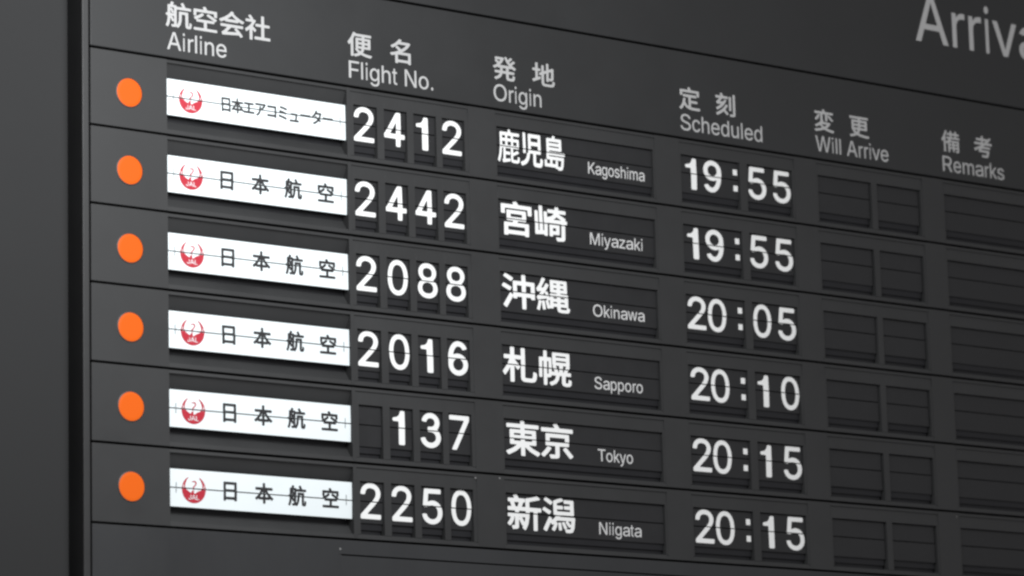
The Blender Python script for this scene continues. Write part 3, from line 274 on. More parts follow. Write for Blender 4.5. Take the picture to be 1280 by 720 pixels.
    'lW': '982,1173 957,1266 946,1276 776,1278 761,1270 556,500 493,236 486,212 482,209 476,220 413,496 214,1266 206,1275 192,1278 52,1278 37,1270 366,56 380,6 388,-4 562,-7 576,-4 584,6 797,790 846,1006 856,1033 863,1026 921,776 1131,6 1142,-5 1162,-7 1316,-7 1326,-4 1334,6 1672,1240 1677,1270 1662,1278 1522,1278 1506,1275 1500,1266 1316,550 1237,216 1232,210 1220,240 1173,440',
    'la': '778,854 752,881 722,903 622,945 582,956 482,967 346,946 292,930 231,900 186,866 156,834 126,790 101,740 104,724 116,717 232,684 252,684 302,747 372,797 492,821 586,801 626,772 662,734 683,634 672,604 642,588 582,573 446,556 302,530 182,483 156,466 120,430 95,390 80,350 70,270 75,210 91,154 116,104 144,70 191,30 282,-11 332,-22 402,-27 546,1 632,54 676,106 684,94 685,10 692,-1 832,-3 846,4 849,620 844,694 833,750 822,780 809,810;538,140 476,123 416,122 346,133 322,142 272,178 256,200 237,264 246,314 266,345 346,392 452,416 572,433 676,457 684,444 684,340 677,300 659,250 633,210 604,180',
    'lc': '122,240 137,206 170,149 223,86 290,35 360,0 446,-21 520,-26 660,-5 770,49 860,140 909,246 906,260 760,296 749,286 726,230 688,186 670,170 610,139 536,124 490,123 420,140 370,169 328,210 300,250 282,286 260,350 249,410 248,520 265,606 300,690 329,730 360,763 410,797 456,811 496,818 536,817 606,804 678,766 721,716 748,660 756,655 770,653 890,683 904,690 906,700 889,740 852,810 776,888 756,902 656,946 520,967 426,957 350,936 290,906 230,860 180,806 134,730 105,656 89,580 79,470 83,390 104,290',
    'ld': '105,666 84,556 79,470 84,386 99,306 135,200 180,126 226,74 276,35 340,0 426,-22 490,-26 550,-21 600,-10 636,6 716,68 770,135 777,126 778,10 785,-4 916,-7 930,0 933,1250 932,1266 926,1276 790,1278 775,1270 770,820 760,820 726,866 700,887 650,926 616,946 556,962 490,967 396,956 326,934 276,906 216,858 160,786 132,736;769,546 773,520 773,420 762,356 748,306 732,266 710,229 670,183 640,160 600,140 536,124 490,123 450,130 410,144 374,166 336,198 300,246 273,306 254,380 248,420 249,536 260,596 275,646 294,686 324,730 370,776 416,801 490,818 556,816 606,801 636,786 687,746 719,700 750,636',
    'le': '121,240 135,206 175,140 230,79 290,35 330,14 420,-15 530,-26 606,-21 656,-11 740,19 810,64 862,116 886,150 913,210 915,226 910,232 766,267 751,256 706,186 630,140 540,123 486,123 440,134 390,155 360,175 336,195 310,226 279,276 260,326 248,400 250,411 266,418 926,420 933,436 933,530 916,646 887,736 866,776 832,826 760,892 696,929 660,942 516,967 420,957 360,941 280,901 230,862 176,801 139,740 105,650 89,580 79,466 83,390 104,286;420,558 260,559 249,570 254,600 270,650 290,690 314,726 343,756 376,781 406,797 476,818 550,818 580,811 620,797 666,767 697,736 722,700 743,656 763,580 762,566 750,558',
    'lg': '101,310 125,240 142,204 174,154 216,107 276,64 326,38 406,14 466,7 526,7 610,24 640,38 720,98 760,150 766,153 772,144 773,-26 766,-76 741,-136 726,-158 696,-186 640,-216 580,-232 530,-238 396,-217 310,-161 264,-106 256,-100 246,-100 136,-159 125,-170 135,-196 200,-277 336,-356 400,-372 516,-383 600,-377 676,-362 726,-346 796,-312 860,-253 886,-220 911,-170 932,-90 938,-10 936,945 920,952 785,950 778,934 778,824 770,813 716,877 641,934 600,952 560,961 490,967 416,960 336,938 254,890 213,854 168,800 129,730 105,664 84,560 79,480 84,394;526,817 560,815 626,793 663,770 716,711 731,684 761,604 772,550 775,480 772,414 756,344 741,300 692,224 656,194 607,170 566,158 510,152 456,159 406,174 370,194 340,218 305,260 278,310 259,370 248,430 248,530 260,600 280,660 300,700 328,734 370,774 416,800 476,816',
    'lh': '291,590 304,660 336,726 380,770 435,800 506,818 576,812 632,791 676,756 712,700 727,656 734,610 736,0 742,-5 756,-7 882,-7 896,0 899,606 893,680 882,740 860,800 822,860 799,886 742,926 682,951 632,962 572,967 506,962 432,940 376,911 324,860 302,831 292,830 287,1270 272,1278 132,1276 126,1270 124,1256 125,6 132,-5 152,-7 272,-7 282,-4 288,6',
    'li': '127,940 127,6 133,-4 144,-7 278,-6 289,0 291,16 290,940 284,951 264,953 144,953 133,950;148,1118 184,1104 234,1104 266,1116 294,1136 314,1170 321,1210 312,1250 288,1286 238,1311 188,1313 154,1301 117,1270 106,1250 97,1210 102,1180 117,1146',
    'lk': '289,590 288,1266 282,1276 262,1278 142,1278 131,1276 125,1266 124,16 131,-4 272,-7 287,0 290,340 299,356 382,428 403,410 732,-4 752,-7 927,-4 931,6 923,20 555,486 516,540 526,558 894,930 900,940 897,950 706,950 582,828 306,543 296,539 290,546',
    'll': '-7,1106 -6,6 0,-4 10,-7 150,-6 161,0 163,16 162,1266 156,1276 146,1278 0,1276 -7,1260',
    'lm': '662,947 616,962 546,968 432,946 342,882 292,823 285,836 284,936 277,950 142,953 126,946 126,0 142,-7 266,-7 282,-5 287,0 289,600 301,670 336,742 386,786 406,797 482,816 522,818 542,816 586,801 632,768 660,730 678,670 681,0 696,-7 837,-4 844,16 844,610 865,706 879,730 952,799 1006,817 1072,818 1092,816 1132,803 1182,772 1210,736 1228,686 1234,636 1236,0 1252,-7 1392,-4 1399,16 1399,640 1393,710 1382,760 1357,826 1332,862 1282,912 1232,941 1146,967 1076,968 942,938 841,866 796,806 786,813 762,860 729,900 682,937',
    'ln': '291,590 304,660 336,726 380,770 435,800 506,818 576,812 632,791 676,756 712,700 727,656 734,610 736,0 742,-5 756,-7 882,-7 896,0 899,606 893,680 882,736 857,806 828,850 784,896 733,930 696,946 636,961 572,967 506,962 432,940 376,911 324,860 292,821 285,830 284,936 277,950 142,953 126,946 125,6 131,-4 142,-7 282,-5 287,0 289,16',
    'lo': '953,556 931,660 901,736 861,800 836,833 800,867 756,901 676,941 580,962 520,967 460,963 370,943 290,906 226,857 180,806 130,720 105,656 94,606 84,550 79,470 84,386 105,286 134,210 184,130 230,79 310,24 360,0 450,-22 516,-26 586,-22 676,0 756,40 803,76 860,139 904,210 931,280 952,370 958,446;740,688 766,630 782,576 793,506 793,440 776,338 759,290 726,230 706,203 670,170 616,140 560,124 470,125 420,140 376,165 324,216 294,260 260,350 249,410 248,520 259,580 285,660 310,706 363,766 410,797 486,817 546,818 616,801 660,776 706,738',
    'lp': '854,94 897,148 942,238 963,308 979,418 979,534 973,584 957,658 925,744 894,798 858,844 782,908 726,938 646,960 532,966 466,954 422,934 346,876 292,812 284,824 284,934 277,948 131,948 125,938 124,924 126,-357 142,-364 266,-364 282,-362 287,-356 292,124 302,124 342,72 422,8 466,-12 526,-24 612,-24 656,-18 726,3 792,38;291,544 311,634 335,688 365,734 406,774 442,795 482,809 546,820 602,814 651,798 676,784 699,768 736,731 766,686 802,594 813,528 814,424 803,358 787,304 762,248 733,208 692,168 652,145 602,128 552,122 502,127 452,143 416,163 384,188 356,222 316,298 301,348 289,414',
    'lr': '289,320 289,600 296,640 310,686 336,727 364,756 396,778 432,794 492,808 607,806 614,820 614,940 612,956 606,961 576,968 522,968 472,961 422,946 382,926 342,894 292,831 285,840 284,936 277,950 142,953 126,946 125,6 131,-4 142,-7 272,-7 287,0',
    'ls': '760,838 746,860 720,887 680,916 644,934 570,957 470,967 370,957 284,931 230,902 160,836 124,766 113,710 112,676 118,626 129,590 142,560 170,523 220,480 290,445 370,420 550,376 600,356 644,316 660,286 662,270 661,240 653,216 636,190 605,160 554,135 510,124 460,118 374,130 304,165 269,206 256,226 243,260 234,270 90,241 85,230 89,210 99,176 118,136 153,86 184,55 238,20 340,-15 454,-26 524,-22 592,-10 650,10 690,29 742,66 787,116 810,154 825,200 832,236 832,286 826,330 815,360 802,390 774,428 720,473 664,501 584,526 442,560 324,609 294,636 277,686 286,730 312,770 340,791 374,809 430,823 514,822 570,804 594,787 630,753 670,690 684,690 804,718 814,726 813,736',
    'lt': '506,951 326,956 319,970 316,1176 302,1183 182,1183 166,1181 160,1170 156,960 142,953 22,952 10,940 9,830 16,816 146,812 158,800 159,206 165,160 176,126 192,90 236,40 286,10 362,-11 422,-16 492,-11 532,0 538,10 513,120 506,133 492,138 462,133 396,133 362,145 332,180 319,246 320,800 326,810 336,813 507,816 514,830 514,930 512,946',
    'lu': '289,578 287,948 272,955 142,955 131,952 125,942 124,358 130,272 146,198 168,142 200,92 236,55 282,22 366,-8 456,-19 516,-14 591,8 646,37 693,78 722,118 732,126 736,123 739,112 739,12 746,-2 882,-5 896,2 899,932 892,952 752,955 736,948 733,342 722,292 697,238 659,192 622,162 572,142 516,131 452,136 386,162 340,202 316,238 295,302 289,358',
    'lv': '277,786 230,916 211,950 54,952 44,946 44,930 400,1 420,-7 564,-5 574,5 585,30 920,906 930,946 914,953 780,953 764,952 754,945 554,390 490,191 484,191 474,213 412,410',
    'lw': '1262,953 1206,953 1191,940 1071,510 1002,236 992,216 981,240 902,566 802,930 792,950 642,953 630,950 623,940 511,540 433,226 426,214 422,216 416,230 347,510 226,941 218,950 206,953 72,953 56,946 56,926 331,20 342,-2 356,-7 482,-7 496,-5 502,0 706,720 712,720 718,706 786,446 916,0 922,-5 936,-7 1062,-7 1076,-2 1087,20 1362,930 1362,946 1352,952',
    'ly': '317,672 214,950 200,955 60,955 44,953 40,948 54,902 396,2 395,-12 375,-72 320,-179 254,-214 190,-215 164,-210 148,-218 117,-338 124,-353 160,-364 230,-369 350,-344 440,-278 455,-258 520,-138 931,938 930,948 914,955 774,955 763,952 754,943 567,428 490,192 484,191 480,198 417,398',
    'lz': '170,209 99,116 97,10 104,-5 830,-7 850,0 852,130 844,146 350,148 335,150 332,156 340,172 831,816 837,830 837,930 830,950 134,953 114,946 112,820 120,805 600,803 614,801 620,796 616,786',
    'p.': '155,188 131,152 120,112 127,62 152,22 188,-4 228,-15 272,-10 320,18 348,58 356,102 348,148 325,182 292,208 252,220 208,218 182,208',
    'pA': '737,688 798,518 794,503 420,501 404,502 398,508 594,1105 600,1104 610,1078 654,934;1080,224 700,1261 690,1273 680,1276 504,1273 494,1258 439,1108 59,64 42,4 50,-3 74,-4 200,-4 216,4 334,336 350,350 854,348 875,304 969,38 981,8 994,-3 1140,-4 1156,4 1152,28',
    'pF': '534,701 334,701 318,708 318,1119 338,1126 914,1127 923,1134 926,1144 923,1268 914,1275 894,1276 174,1276 149,1268 146,24 154,-1 298,-4 308,-1 315,8 316,524 323,544 848,546 868,554 871,678 862,698',
    'pJ': '115,182 146,126 182,84 250,32 316,1 426,-21 542,-15 636,13 682,36 732,75 784,136 822,212 844,322 844,1252 836,1276 692,1279 682,1276 675,1266 674,352 667,292 643,226 612,185 576,158 536,141 466,129 396,138 352,156 316,182 275,236 255,296 246,432 226,439 96,439 82,432 79,422 79,326 91,252',
    'pK': '711,584 621,708 621,728 1104,1246 1114,1270 1088,1276 924,1276 904,1270 468,801 324,634 318,638 316,654 315,1264 308,1273 298,1276 154,1273 146,1248 149,4 158,-3 178,-4 298,-4 313,4 317,414 471,584 494,599 524,564 924,3 944,-4 1115,-2 1119,8 1114,18',
    'pL': '146,1108 149,4 174,-4 898,-1 906,14 906,124 903,138 894,145 338,146 318,153 315,1264 308,1273 298,1276 154,1273 146,1254',
    'pM': '311,594 306,978 308,1014 314,1020 428,708 705,14 714,2 728,-4 852,-2 864,12 894,88 1139,714 1244,1005 1256,1024 1261,974 1256,928 1256,14 1264,-1 1274,-4 1418,-1 1426,24 1423,1268 1404,1276 1208,1276 1194,1273 1184,1264 878,474 788,214 778,228 694,478 387,1264 378,1273 364,1276 154,1273 146,1248 147,8 158,-3 178,-4 294,-4 304,-1 310,8',
    'pN': '984,-4 1144,-4 1154,-1 1161,14 1158,1268 1138,1276 1008,1276 998,1273 991,1258 991,398 999,244 994,234 884,424 350,1264 338,1273 324,1276 154,1273 146,1248 149,4 168,-4 298,-4 308,-1 316,14 316,868 307,1024 314,1036 498,728 953,14 968,-1',
    'pO': '644,139 550,156 470,190 407,236 363,286 318,362 289,442 268,546 263,636 268,722 289,832 318,912 373,996 404,1033 454,1072 530,1110 594,1128 680,1134 764,1122 814,1107 864,1083 930,1033 971,986 1016,912 1045,832 1066,722 1071,632 1066,546 1040,426 1008,346 975,292 946,256 874,196 804,161 710,140;1126,1046 1081,1106 1034,1154 960,1212 870,1257 744,1289 660,1294 584,1288 464,1257 374,1212 310,1163 264,1119 224,1072 172,986 130,882 103,756 97,596 103,512 128,396 169,292 224,202 294,120 380,56 460,16 574,-15 690,-21 784,-10 876,16 964,61 1054,134 1114,206 1168,296 1205,392 1232,526 1237,672 1231,746 1211,852 1165,982',
    'pR': '856,878 854,828 827,748 786,698 738,670 654,647 584,641 324,643 316,664 318,1118 334,1126 598,1126 684,1114 744,1094 804,1050 828,1011 855,928;984,-4 1058,-3 1066,4 1066,14 796,514 804,526 894,577 944,626 977,674 1009,748 1026,828 1026,934 1006,1024 974,1095 944,1136 884,1194 824,1230 758,1255 688,1270 628,1276 154,1273 146,1248 149,4 168,-4 294,-4 308,-1 315,8 318,484 334,491 594,491 614,486 629,464 874,8 894,-4',
    'pS': '650,706 434,771 334,835 312,862 298,896 292,946 304,1002 334,1054 363,1082 410,1110 510,1138 604,1139 700,1117 760,1083 791,1056 805,1036 823,1006 835,956 844,942 994,940 1006,952 1001,996 966,1092 934,1139 854,1212 770,1257 724,1273 654,1288 540,1294 434,1278 344,1249 280,1213 218,1162 184,1122 153,1066 134,1012 128,976 128,882 154,799 174,766 214,719 284,666 364,626 464,591 614,551 740,505 827,442 845,416 856,382 857,322 850,292 835,256 804,214 754,176 714,156 670,141 604,129 544,130 424,150 374,171 340,195 309,226 289,256 266,332 258,342 100,341 93,326 104,262 121,212 154,152 194,104 240,65 314,20 400,-9 510,-26 610,-26 664,-20 740,-4 830,33 904,85 965,152 1001,216 1021,286 1027,356 1010,452 980,506 900,594 864,617 770,667',
    'pT': '592,1276 98,1276 82,1273 75,1258 75,1144 78,1134 88,1127 458,1126 473,1118 475,18 478,4 492,-4 628,-4 638,-1 645,14 647,1118 668,1126 1028,1126 1038,1129 1045,1144 1045,1258 1042,1268 1032,1275',
    'pW': '731,1158 484,207 474,224 411,498 212,1264 204,1273 190,1276 60,1276 42,1268 49,1224 381,8 394,-3 414,-4 564,-4 583,8 790,768 854,1034 860,1034 865,1024 924,768 1132,8 1140,-1 1154,-4 1324,-1 1335,14 1350,68 1670,1238 1673,1268 1654,1276 1524,1276 1510,1273 1502,1264 1313,534 1240,224 1230,207 954,1267 934,1276 770,1273 758,1258',
    'pa': '129,92 178,42 250,2 344,-24 404,-25 540,-1 630,58 680,115 686,108 687,12 694,-2 824,-5 844,2 847,648 841,702 827,762 807,808 764,865 726,898 594,953 504,965 470,964 340,944 284,925 198,872 154,829 118,772 101,738 102,728 110,721 244,683 260,692 304,754 380,802 490,820 594,800 660,742 671,702 682,632 674,607 650,588 580,571 440,554 320,533 194,488 152,458 123,428 98,392 84,362 72,302 73,238 88,168 111,118;662,458 674,460 682,448 680,308 665,258 650,228 600,172 564,149 524,132 474,121 424,120 324,138 263,182 239,248 237,288 249,328 274,353 350,394 434,414 584,436',
    'pc': '650,-6 764,48 848,131 870,164 905,238 907,254 888,265 764,295 754,288 724,224 686,178 614,138 504,121 454,128 398,148 328,204 287,268 258,354 246,428 246,508 258,584 278,648 323,728 368,774 404,795 444,809 508,820 594,809 668,774 718,724 749,664 758,654 888,683 902,694 904,704 854,804 778,881 756,898 664,942 638,950 514,966 444,960 378,944 294,904 228,855 178,798 133,724 98,618 81,514 86,378 103,298 135,214 178,142 236,78 304,30 374,-2 434,-18 484,-24 534,-24',
    'pd': '108,668 87,574 81,508 86,374 102,294 133,208 168,147 206,98 264,47 334,5 404,-17 458,-24 538,-23 588,-12 634,7 708,66 758,129 768,135 776,124 776,14 784,-1 914,-4 933,4 936,1248 928,1273 788,1276 778,1273 772,1264 768,817 758,817 704,880 648,924 614,944 584,955 524,966 414,959 348,941 314,925 224,861 168,794 133,734;770,548 775,474 771,404 749,304 716,234 690,198 659,168 608,140 564,127 514,121 458,127 408,143 368,166 336,194 313,224 278,288 258,354 246,434 246,514 258,594 290,684 327,738 363,774 404,797 444,811 508,821 568,814 638,787 696,738 724,698 759,608',
    'pe': '247,574 258,624 277,674 308,725 344,761 408,801 458,815 514,821 568,815 608,804 640,788 686,754 714,718 738,670 765,568 759,558 748,556 268,556 253,558;628,137 538,121 488,122 424,138 344,183 308,224 278,274 258,334 248,408 268,416 922,418 931,434 931,558 919,628 899,698 864,774 824,831 754,894 684,932 638,945 508,966 438,960 358,939 284,899 228,856 174,794 131,718 102,638 81,508 87,368 106,284 134,213 173,148 201,114 238,77 297,34 378,-2 444,-19 584,-24 664,-7 708,8 764,35 811,68 876,138 909,204 913,218 908,229 768,265 754,254 706,184',
    'pg': '486,-232 384,-213 308,-163 268,-115 248,-102 134,-164 127,-172 132,-188 188,-260 228,-293 338,-355 458,-380 574,-379 668,-363 734,-341 788,-313 824,-285 874,-234 909,-172 930,-98 936,-38 936,932 933,948 924,954 784,952 776,938 776,822 768,811 708,879 638,933 594,953 534,965 468,965 371,948 294,913 221,858 173,802 137,742 118,698 102,652 81,522 87,378 103,302 132,228 172,162 228,101 288,59 358,27 434,10 488,7 544,10 598,22 634,37 718,101 758,152 768,151 770,-62 754,-118 734,-153 704,-183 638,-218 568,-235;528,820 574,813 638,788 684,755 724,702 744,662 765,592 776,522 776,438 764,368 744,302 724,261 689,218 638,181 568,157 468,155 408,172 368,192 331,222 303,258 275,312 257,372 246,442 246,522 257,592 273,648 303,708 326,738 362,772 408,800 458,814',
    'ph': '292,594 303,664 322,708 364,761 413,794 484,815 560,815 634,792 672,764 705,718 720,684 731,644 737,584 738,8 744,-1 760,-4 880,-4 894,4 897,634 891,688 880,744 853,808 826,848 782,894 730,930 664,954 590,966 504,960 434,939 380,909 327,858 294,819 289,824 287,838 286,1264 280,1273 270,1276 134,1273 127,1248 128,8 140,-3 160,-4 270,-4 280,-1 286,8 287,554',
    'pi': '124,688 125,8 132,-1 142,-4 276,-3 286,5 289,24 288,938 282,948 266,951 142,951 127,944;262,1300 242,1309 212,1313 176,1309 142,1290 113,1258 99,1218 106,1174 119,1148 162,1113 206,1101 252,1111 287,1134 310,1164 319,1194 317,1234 302,1266',
    'pk': '742,784 887,928 895,944 880,951 710,948 580,821 320,551 304,539 294,538 287,558 286,1264 280,1273 264,1276 144,1276 130,1268 127,24 134,-1 264,-4 284,4 288,344 297,358 380,432 401,418 730,2 750,-4 900,-4 924,2 923,14 904,40 511,538 517,554',
    'pl': '-4,1108 -4,14 -1,4 14,-4 148,-4 163,4 166,18 166,1258 158,1273 148,1276 4,1273 -4,1254',
    'pm': '730,894 664,944 604,964 550,970 430,943 342,878 294,824 287,838 287,934 280,948 150,951 130,944 130,4 144,-4 260,-4 274,-3 284,5 287,584 293,644 303,684 324,729 370,779 410,799 504,821 554,814 611,788 655,744 676,694 682,638 683,8 690,-1 700,-4 834,-1 842,18 842,614 864,708 874,731 940,794 990,814 1050,821 1102,814 1170,784 1206,748 1226,698 1232,664 1234,5 1254,-4 1390,-1 1397,24 1397,668 1380,764 1344,840 1282,908 1242,934 1190,955 1100,971 950,939 844,864 794,802',
    'pn': '664,953 600,965 554,966 500,959 434,939 374,905 294,819 283,844 282,934 274,948 150,951 130,944 127,24 134,-1 264,-4 284,5 287,554 303,664 339,734 373,768 440,804 500,816 560,815 634,792 677,758 708,714 730,648 737,584 738,8 744,-1 760,-4 880,-4 894,4 897,638 880,738 855,804 830,844 784,891 730,930',
    'po': '628,-12 678,3 738,32 794,72 860,144 897,204 933,288 950,368 956,424 956,524 950,574 931,654 897,738 860,798 811,854 775,884 738,909 684,937 604,959 524,966 444,960 364,939 294,904 228,855 168,784 135,728 108,658 87,568 81,498 87,374 104,296 138,208 178,144 214,101 284,43 358,3 434,-18 548,-24;278,648 323,728 361,768 408,797 464,815 518,821 574,815 624,800 674,770 715,728 755,664 779,594 791,528 791,408 774,328 742,248 684,177 634,145 586,128 504,121 454,128 407,144 332,198 295,254 273,304 257,358 247,424 247,514 258,584',
    'pp': '350,226 323,276 309,316 287,436 287,516 298,592 319,662 336,696 368,742 394,768 444,798 480,811 524,819 570,819 614,812 660,797 707,766 750,716 785,652 806,576 816,476 811,402 790,306 763,246 731,202 694,166 650,141 590,124 510,125 444,143 392,176;354,65 430,6 480,-14 564,-26 650,-19 720,2 790,40 840,84 886,136 930,212 961,306 976,382 982,462 976,562 955,662 926,736 881,812 830,868 780,907 724,937 654,957 610,964 524,964 470,952 424,933 354,878 294,811 288,822 287,936 280,951 150,954 130,945 128,-348 134,-358 150,-361 270,-361 284,-354 288,126 294,134 300,132',
    'pr': '376,918 338,888 290,824 282,838 282,934 274,948 144,951 134,948 128,938 127,24 130,5 140,-3 270,-4 280,-1 286,8 287,584 299,658 324,714 364,760 420,791 470,805 520,809 600,803 611,814 612,948 603,964 510,966 474,960 434,949',
    'ps': '142,105 192,53 238,23 282,3 332,-12 398,-23 498,-24 588,-8 662,17 738,67 788,124 811,164 828,214 832,268 829,308 818,348 803,384 772,426 714,474 652,504 428,563 320,608 292,634 276,688 285,734 312,774 368,808 448,826 498,825 572,806 628,761 662,704 678,692 802,719 810,728 808,738 753,844 720,884 678,914 598,949 512,965 438,966 362,955 298,934 238,904 205,878 155,824 132,785 117,738 113,684 122,614 144,564 168,531 228,478 298,443 528,384 602,357 643,324 658,294 665,258 649,204 618,167 568,138 498,121 402,122 358,133 312,155 277,188 257,218 242,258 232,267 102,244 87,228 97,188 119,138',
    'pt': '150,809 157,788 157,224 164,168 186,104 244,38 283,14 342,-6 394,-14 464,-14 528,-2 536,14 509,128 490,136 400,131 360,143 333,174 322,218 323,798 329,808 340,811 510,814 517,834 514,942 500,951 329,954 322,968 319,1174 300,1181 170,1180 160,1174 157,1164 154,958 140,951 24,950 15,944 12,934 12,828 20,814',
    'pu': '737,706 737,386 730,320 705,246 681,210 652,180 600,150 544,134 504,131 424,142 384,160 334,204 314,240 293,316 287,370 286,940 280,950 264,953 144,953 130,946 127,316 133,260 145,206 170,145 198,100 254,45 304,14 364,-6 430,-17 524,-11 580,5 640,35 694,83 734,135 741,126 742,10 750,-4 874,-7 894,0 896,940 890,950 874,953 754,953 740,946',
    'pv': '846,718 923,918 926,944 918,950 898,951 772,951 757,944 562,408 498,204 488,185 477,198 420,384 218,943 208,950 192,951 62,951 46,944 67,874 382,48 408,-1 552,-4 573,8',
    'pw': '859,718 794,944 780,951 654,951 634,950 625,944 484,434 435,228 424,211 414,234 350,494 224,938 214,948 200,951 74,951 57,944 69,888 324,48 344,-1 484,-4 503,8 625,428 699,708 710,726 720,704 789,438 914,9 924,-1 940,-4 1064,-4 1079,4 1350,894 1361,944 1344,951 1220,951 1204,950 1194,942 1084,554 994,210 984,224 926,468',
    'py': '732,878 570,430 498,204 488,185 477,200 405,426 217,940 208,950 192,953 62,953 45,946 57,900 399,0 371,-90 318,-184 258,-216 172,-212 151,-220 117,-334 119,-344 128,-353 188,-366 232,-367 352,-340 448,-265 519,-134 928,936 929,946 918,953 768,952 755,940',
    'pz': '638,951 138,951 118,944 115,818 118,808 128,802 602,801 618,799 621,794 568,717 106,124 100,108 100,18 108,-1 822,-4 847,4 850,128 847,138 838,145 348,146 332,148 327,154 388,240 832,824 835,928 828,948',
}
GLYPHS = {k: [[tuple(map(int, q.split(','))) for q in c.split(' ')] for c in v.split(';')] for k, v in GLYPHS.items()}
# advance, left, right of each letter of a plain grotesque, per 1000 em
ADV = {'A': (667, 14, 654), 'F': (611, 86, 583), 'J': (500, 17, 428), 'K': (667, 76, 663), 'L': (556, 76, 537), 'M': (833, 73, 761),
       'N': (722, 76, 646), 'O': (778, 39, 739), 'R': (722, 88, 684), 'S': (667, 49, 620), 'T': (611, 14, 597),
       'W': (944, 16, 928), 'a': (556, 36, 530), 'c': (500, 30, 477), 'd': (556, 35, 499), 'e': (556, 40, 515),
       'g': (556, 40, 499), 'h': (556, 65, 491), 'i': (222, 67, 155), 'k': (500, 67, 501), 'l': (222, 67, 155),
       'm': (833, 65, 769), 'n': (556, 65, 491), 'o': (556, 35, 521), 'p': (556, 58, 517), 'r': (333, 77, 332),
       's': (500, 32, 464), 't': (278, 14, 257), 'u': (556, 68, 489), 'v': (500, 8, 492), 'w': (722, 14, 709),
       'y': (500, 11, 489), 'z': (500, 31, 469), '.': (278, 87, 191), ' ': (278, 0, 0),
       '0': (556, 37, 519), '1': (556, 84, 374), '2': (556, 26, 507), '3': (556, 34, 522), '4': (556, 25, 523),
       '5': (556, 32, 514), '6': (556, 38, 518), '7': (556, 37, 523), '8': (556, 38, 517), '9': (556, 42, 514)}
CAP = 1272.0
GROW = {'d': 20.0, 'l': 8.0, 'p': 5.0}


def bounds(ch):
    xs = [p[0] for c in GLYPHS[ch] for p in c]
    return min(xs), max(xs)


def filled(contours):
    """fill closed outlines (board units); returns (verts, faces)"""
    cu = bpy.data.curves.new('outline', 'CURVE')
    cu.dimensions = '2D'
    cu.fill_mode = 'FRONT'
    for c in contours:
        sp = cu.splines.new('POLY')
        sp.points.add(len(c) - 1)
        for p, q in zip(sp.points, c):
            p.co = (q[0], q[1], 0, 1)
        sp.use_cyclic_u = True
    ob = bpy.data.objects.new('outline', cu)
    COL.objects.link(ob)
    dg = bpy.context.evaluated_depsgraph_get()
    me = bpy.data.meshes.new_from_object(ob.evaluated_get(dg))
    vs_ = [(v.co.x, v.co.y) for v in me.vertices]
    fs = [tuple(p.vertices) for p in me.polygons]
    bpy.data.objects.remove(ob)
    bpy.data.curves.remove(cu)
    bpy.data.meshes.remove(me)
    return vs_, fs


def latin(text, x0, x1, zb, cap, use='l'):
    """contours of a line of lettering whose ink runs x0..x1 on base line zb"""
    pos, run = 0.0, []
    for i, ch in enumerate(text):
        a, l, r = ADV[ch]
        if ch != ' ':
            run.append((ch, pos + l, pos + r))
        pos += a
    u0, u1 = run[0][1], run[-1][2]
    k = (x1 - x0) / (u1 - u0)
    ky = cap / (CAP + 2 * GROW[use])
    res = []
    for ch, l, r in run:
        g0, g1 = bounds(use + ch)
        gx0, gx1 = x0 + (l - u0) * k, x0 + (r - u0) * k
        for c in GLYPHS[use + ch]:
            res.append([(gx0 + (p[0] - g0) / (g1 - g0) * (gx1 - gx0), zb + (p[1] + GROW[use]) * ky) for p in c])
    return res


def numeral(ch, xc, w, z0, z1):
    """one digit in a cell: w is the width of a zero"""
    a, l, r = ADV[ch]
    k = w / 482.0
    ky = (z1 - z0) / (CAP + 2 * GROW['d'])
    g0, g1 = bounds('d' + ch)
    gx0, gx1 = xc + (l - 278) * k, xc + (r - 278) * k
    return [[(gx0 + (p[0] - g0) / (g1 - g0) * (gx1 - gx0), z0 + (p[1] + GROW['d']) * ky) for p in c] for c in GLYPHS['d' + ch]]


def kanji(ch, xc, zc, ew, eh, use='o'):
    """one square character, em box ew x eh about its centre"""
    return [[(xc + (p[0] - 440) / 880 * ew, zc + (p[1] - 335) / 880 * eh) for p in c] for c in GLYPHS[use + ch]]


def paint(bm, contours, mi, d, split=None, warp=None, gap=0.0):
    """lay filled lettering at depth d into bm, cut in two along z = split"""
    vs_, fs = filled(contours)
    t = bmesh.new()
    vv = [t.verts.new((x, 0, z)) for x, z in vs_]
    for f in fs:
        try:
            t.faces.new([vv[i] for i in f])
        except ValueError:
            pass
    if split is not None:
        for s in (1, -1):
            bmesh.ops.bisect_plane(t, geom=t.verts[:] + t.edges[:] + t.faces[:], dist=1e-7,
                                   plane_co=(0, 0, split + s * gap), plane_no=(0, 0, 1))
        dead = [f for f in t.faces if abs(f.calc_center_median().z - split) < gap]
        bmesh.ops.delete(t, geom=dead, context='FACES')
    mp = {}
    slip = random.uniform(-0.004, 0.004) if split is not None and mi == 2 else 0.0
    for f in t.faces:
        ids = []
        for v in f.verts:
            if v not in mp:
                x, z = v.co.x, v.co.z
                if split is not None and z < split:
                    x += slip
                mp[v] = bm.verts.new(W(x, z, d + (warp(z) if warp else 0)))
            ids.append(mp[v])
        if f.normal.y > 0:
            ids.reverse()
        nf = bm.faces.new(ids)
        nf.material_index = mi
        nf.normal_update()
        if nf.normal.y > 0:
            nf.normal_flip()
    t.free()


CX, CZ, CD = -23.01, -11.96, 38.73     # the eye the measurements were taken from


def sunk(contours, d):
    """measured on the face plane, printed on a leaf d behind it"""
    return [[(x + d * (x - CX) / CD, z + d * (z - CZ) / CD) for x, z in c] for c in contours]


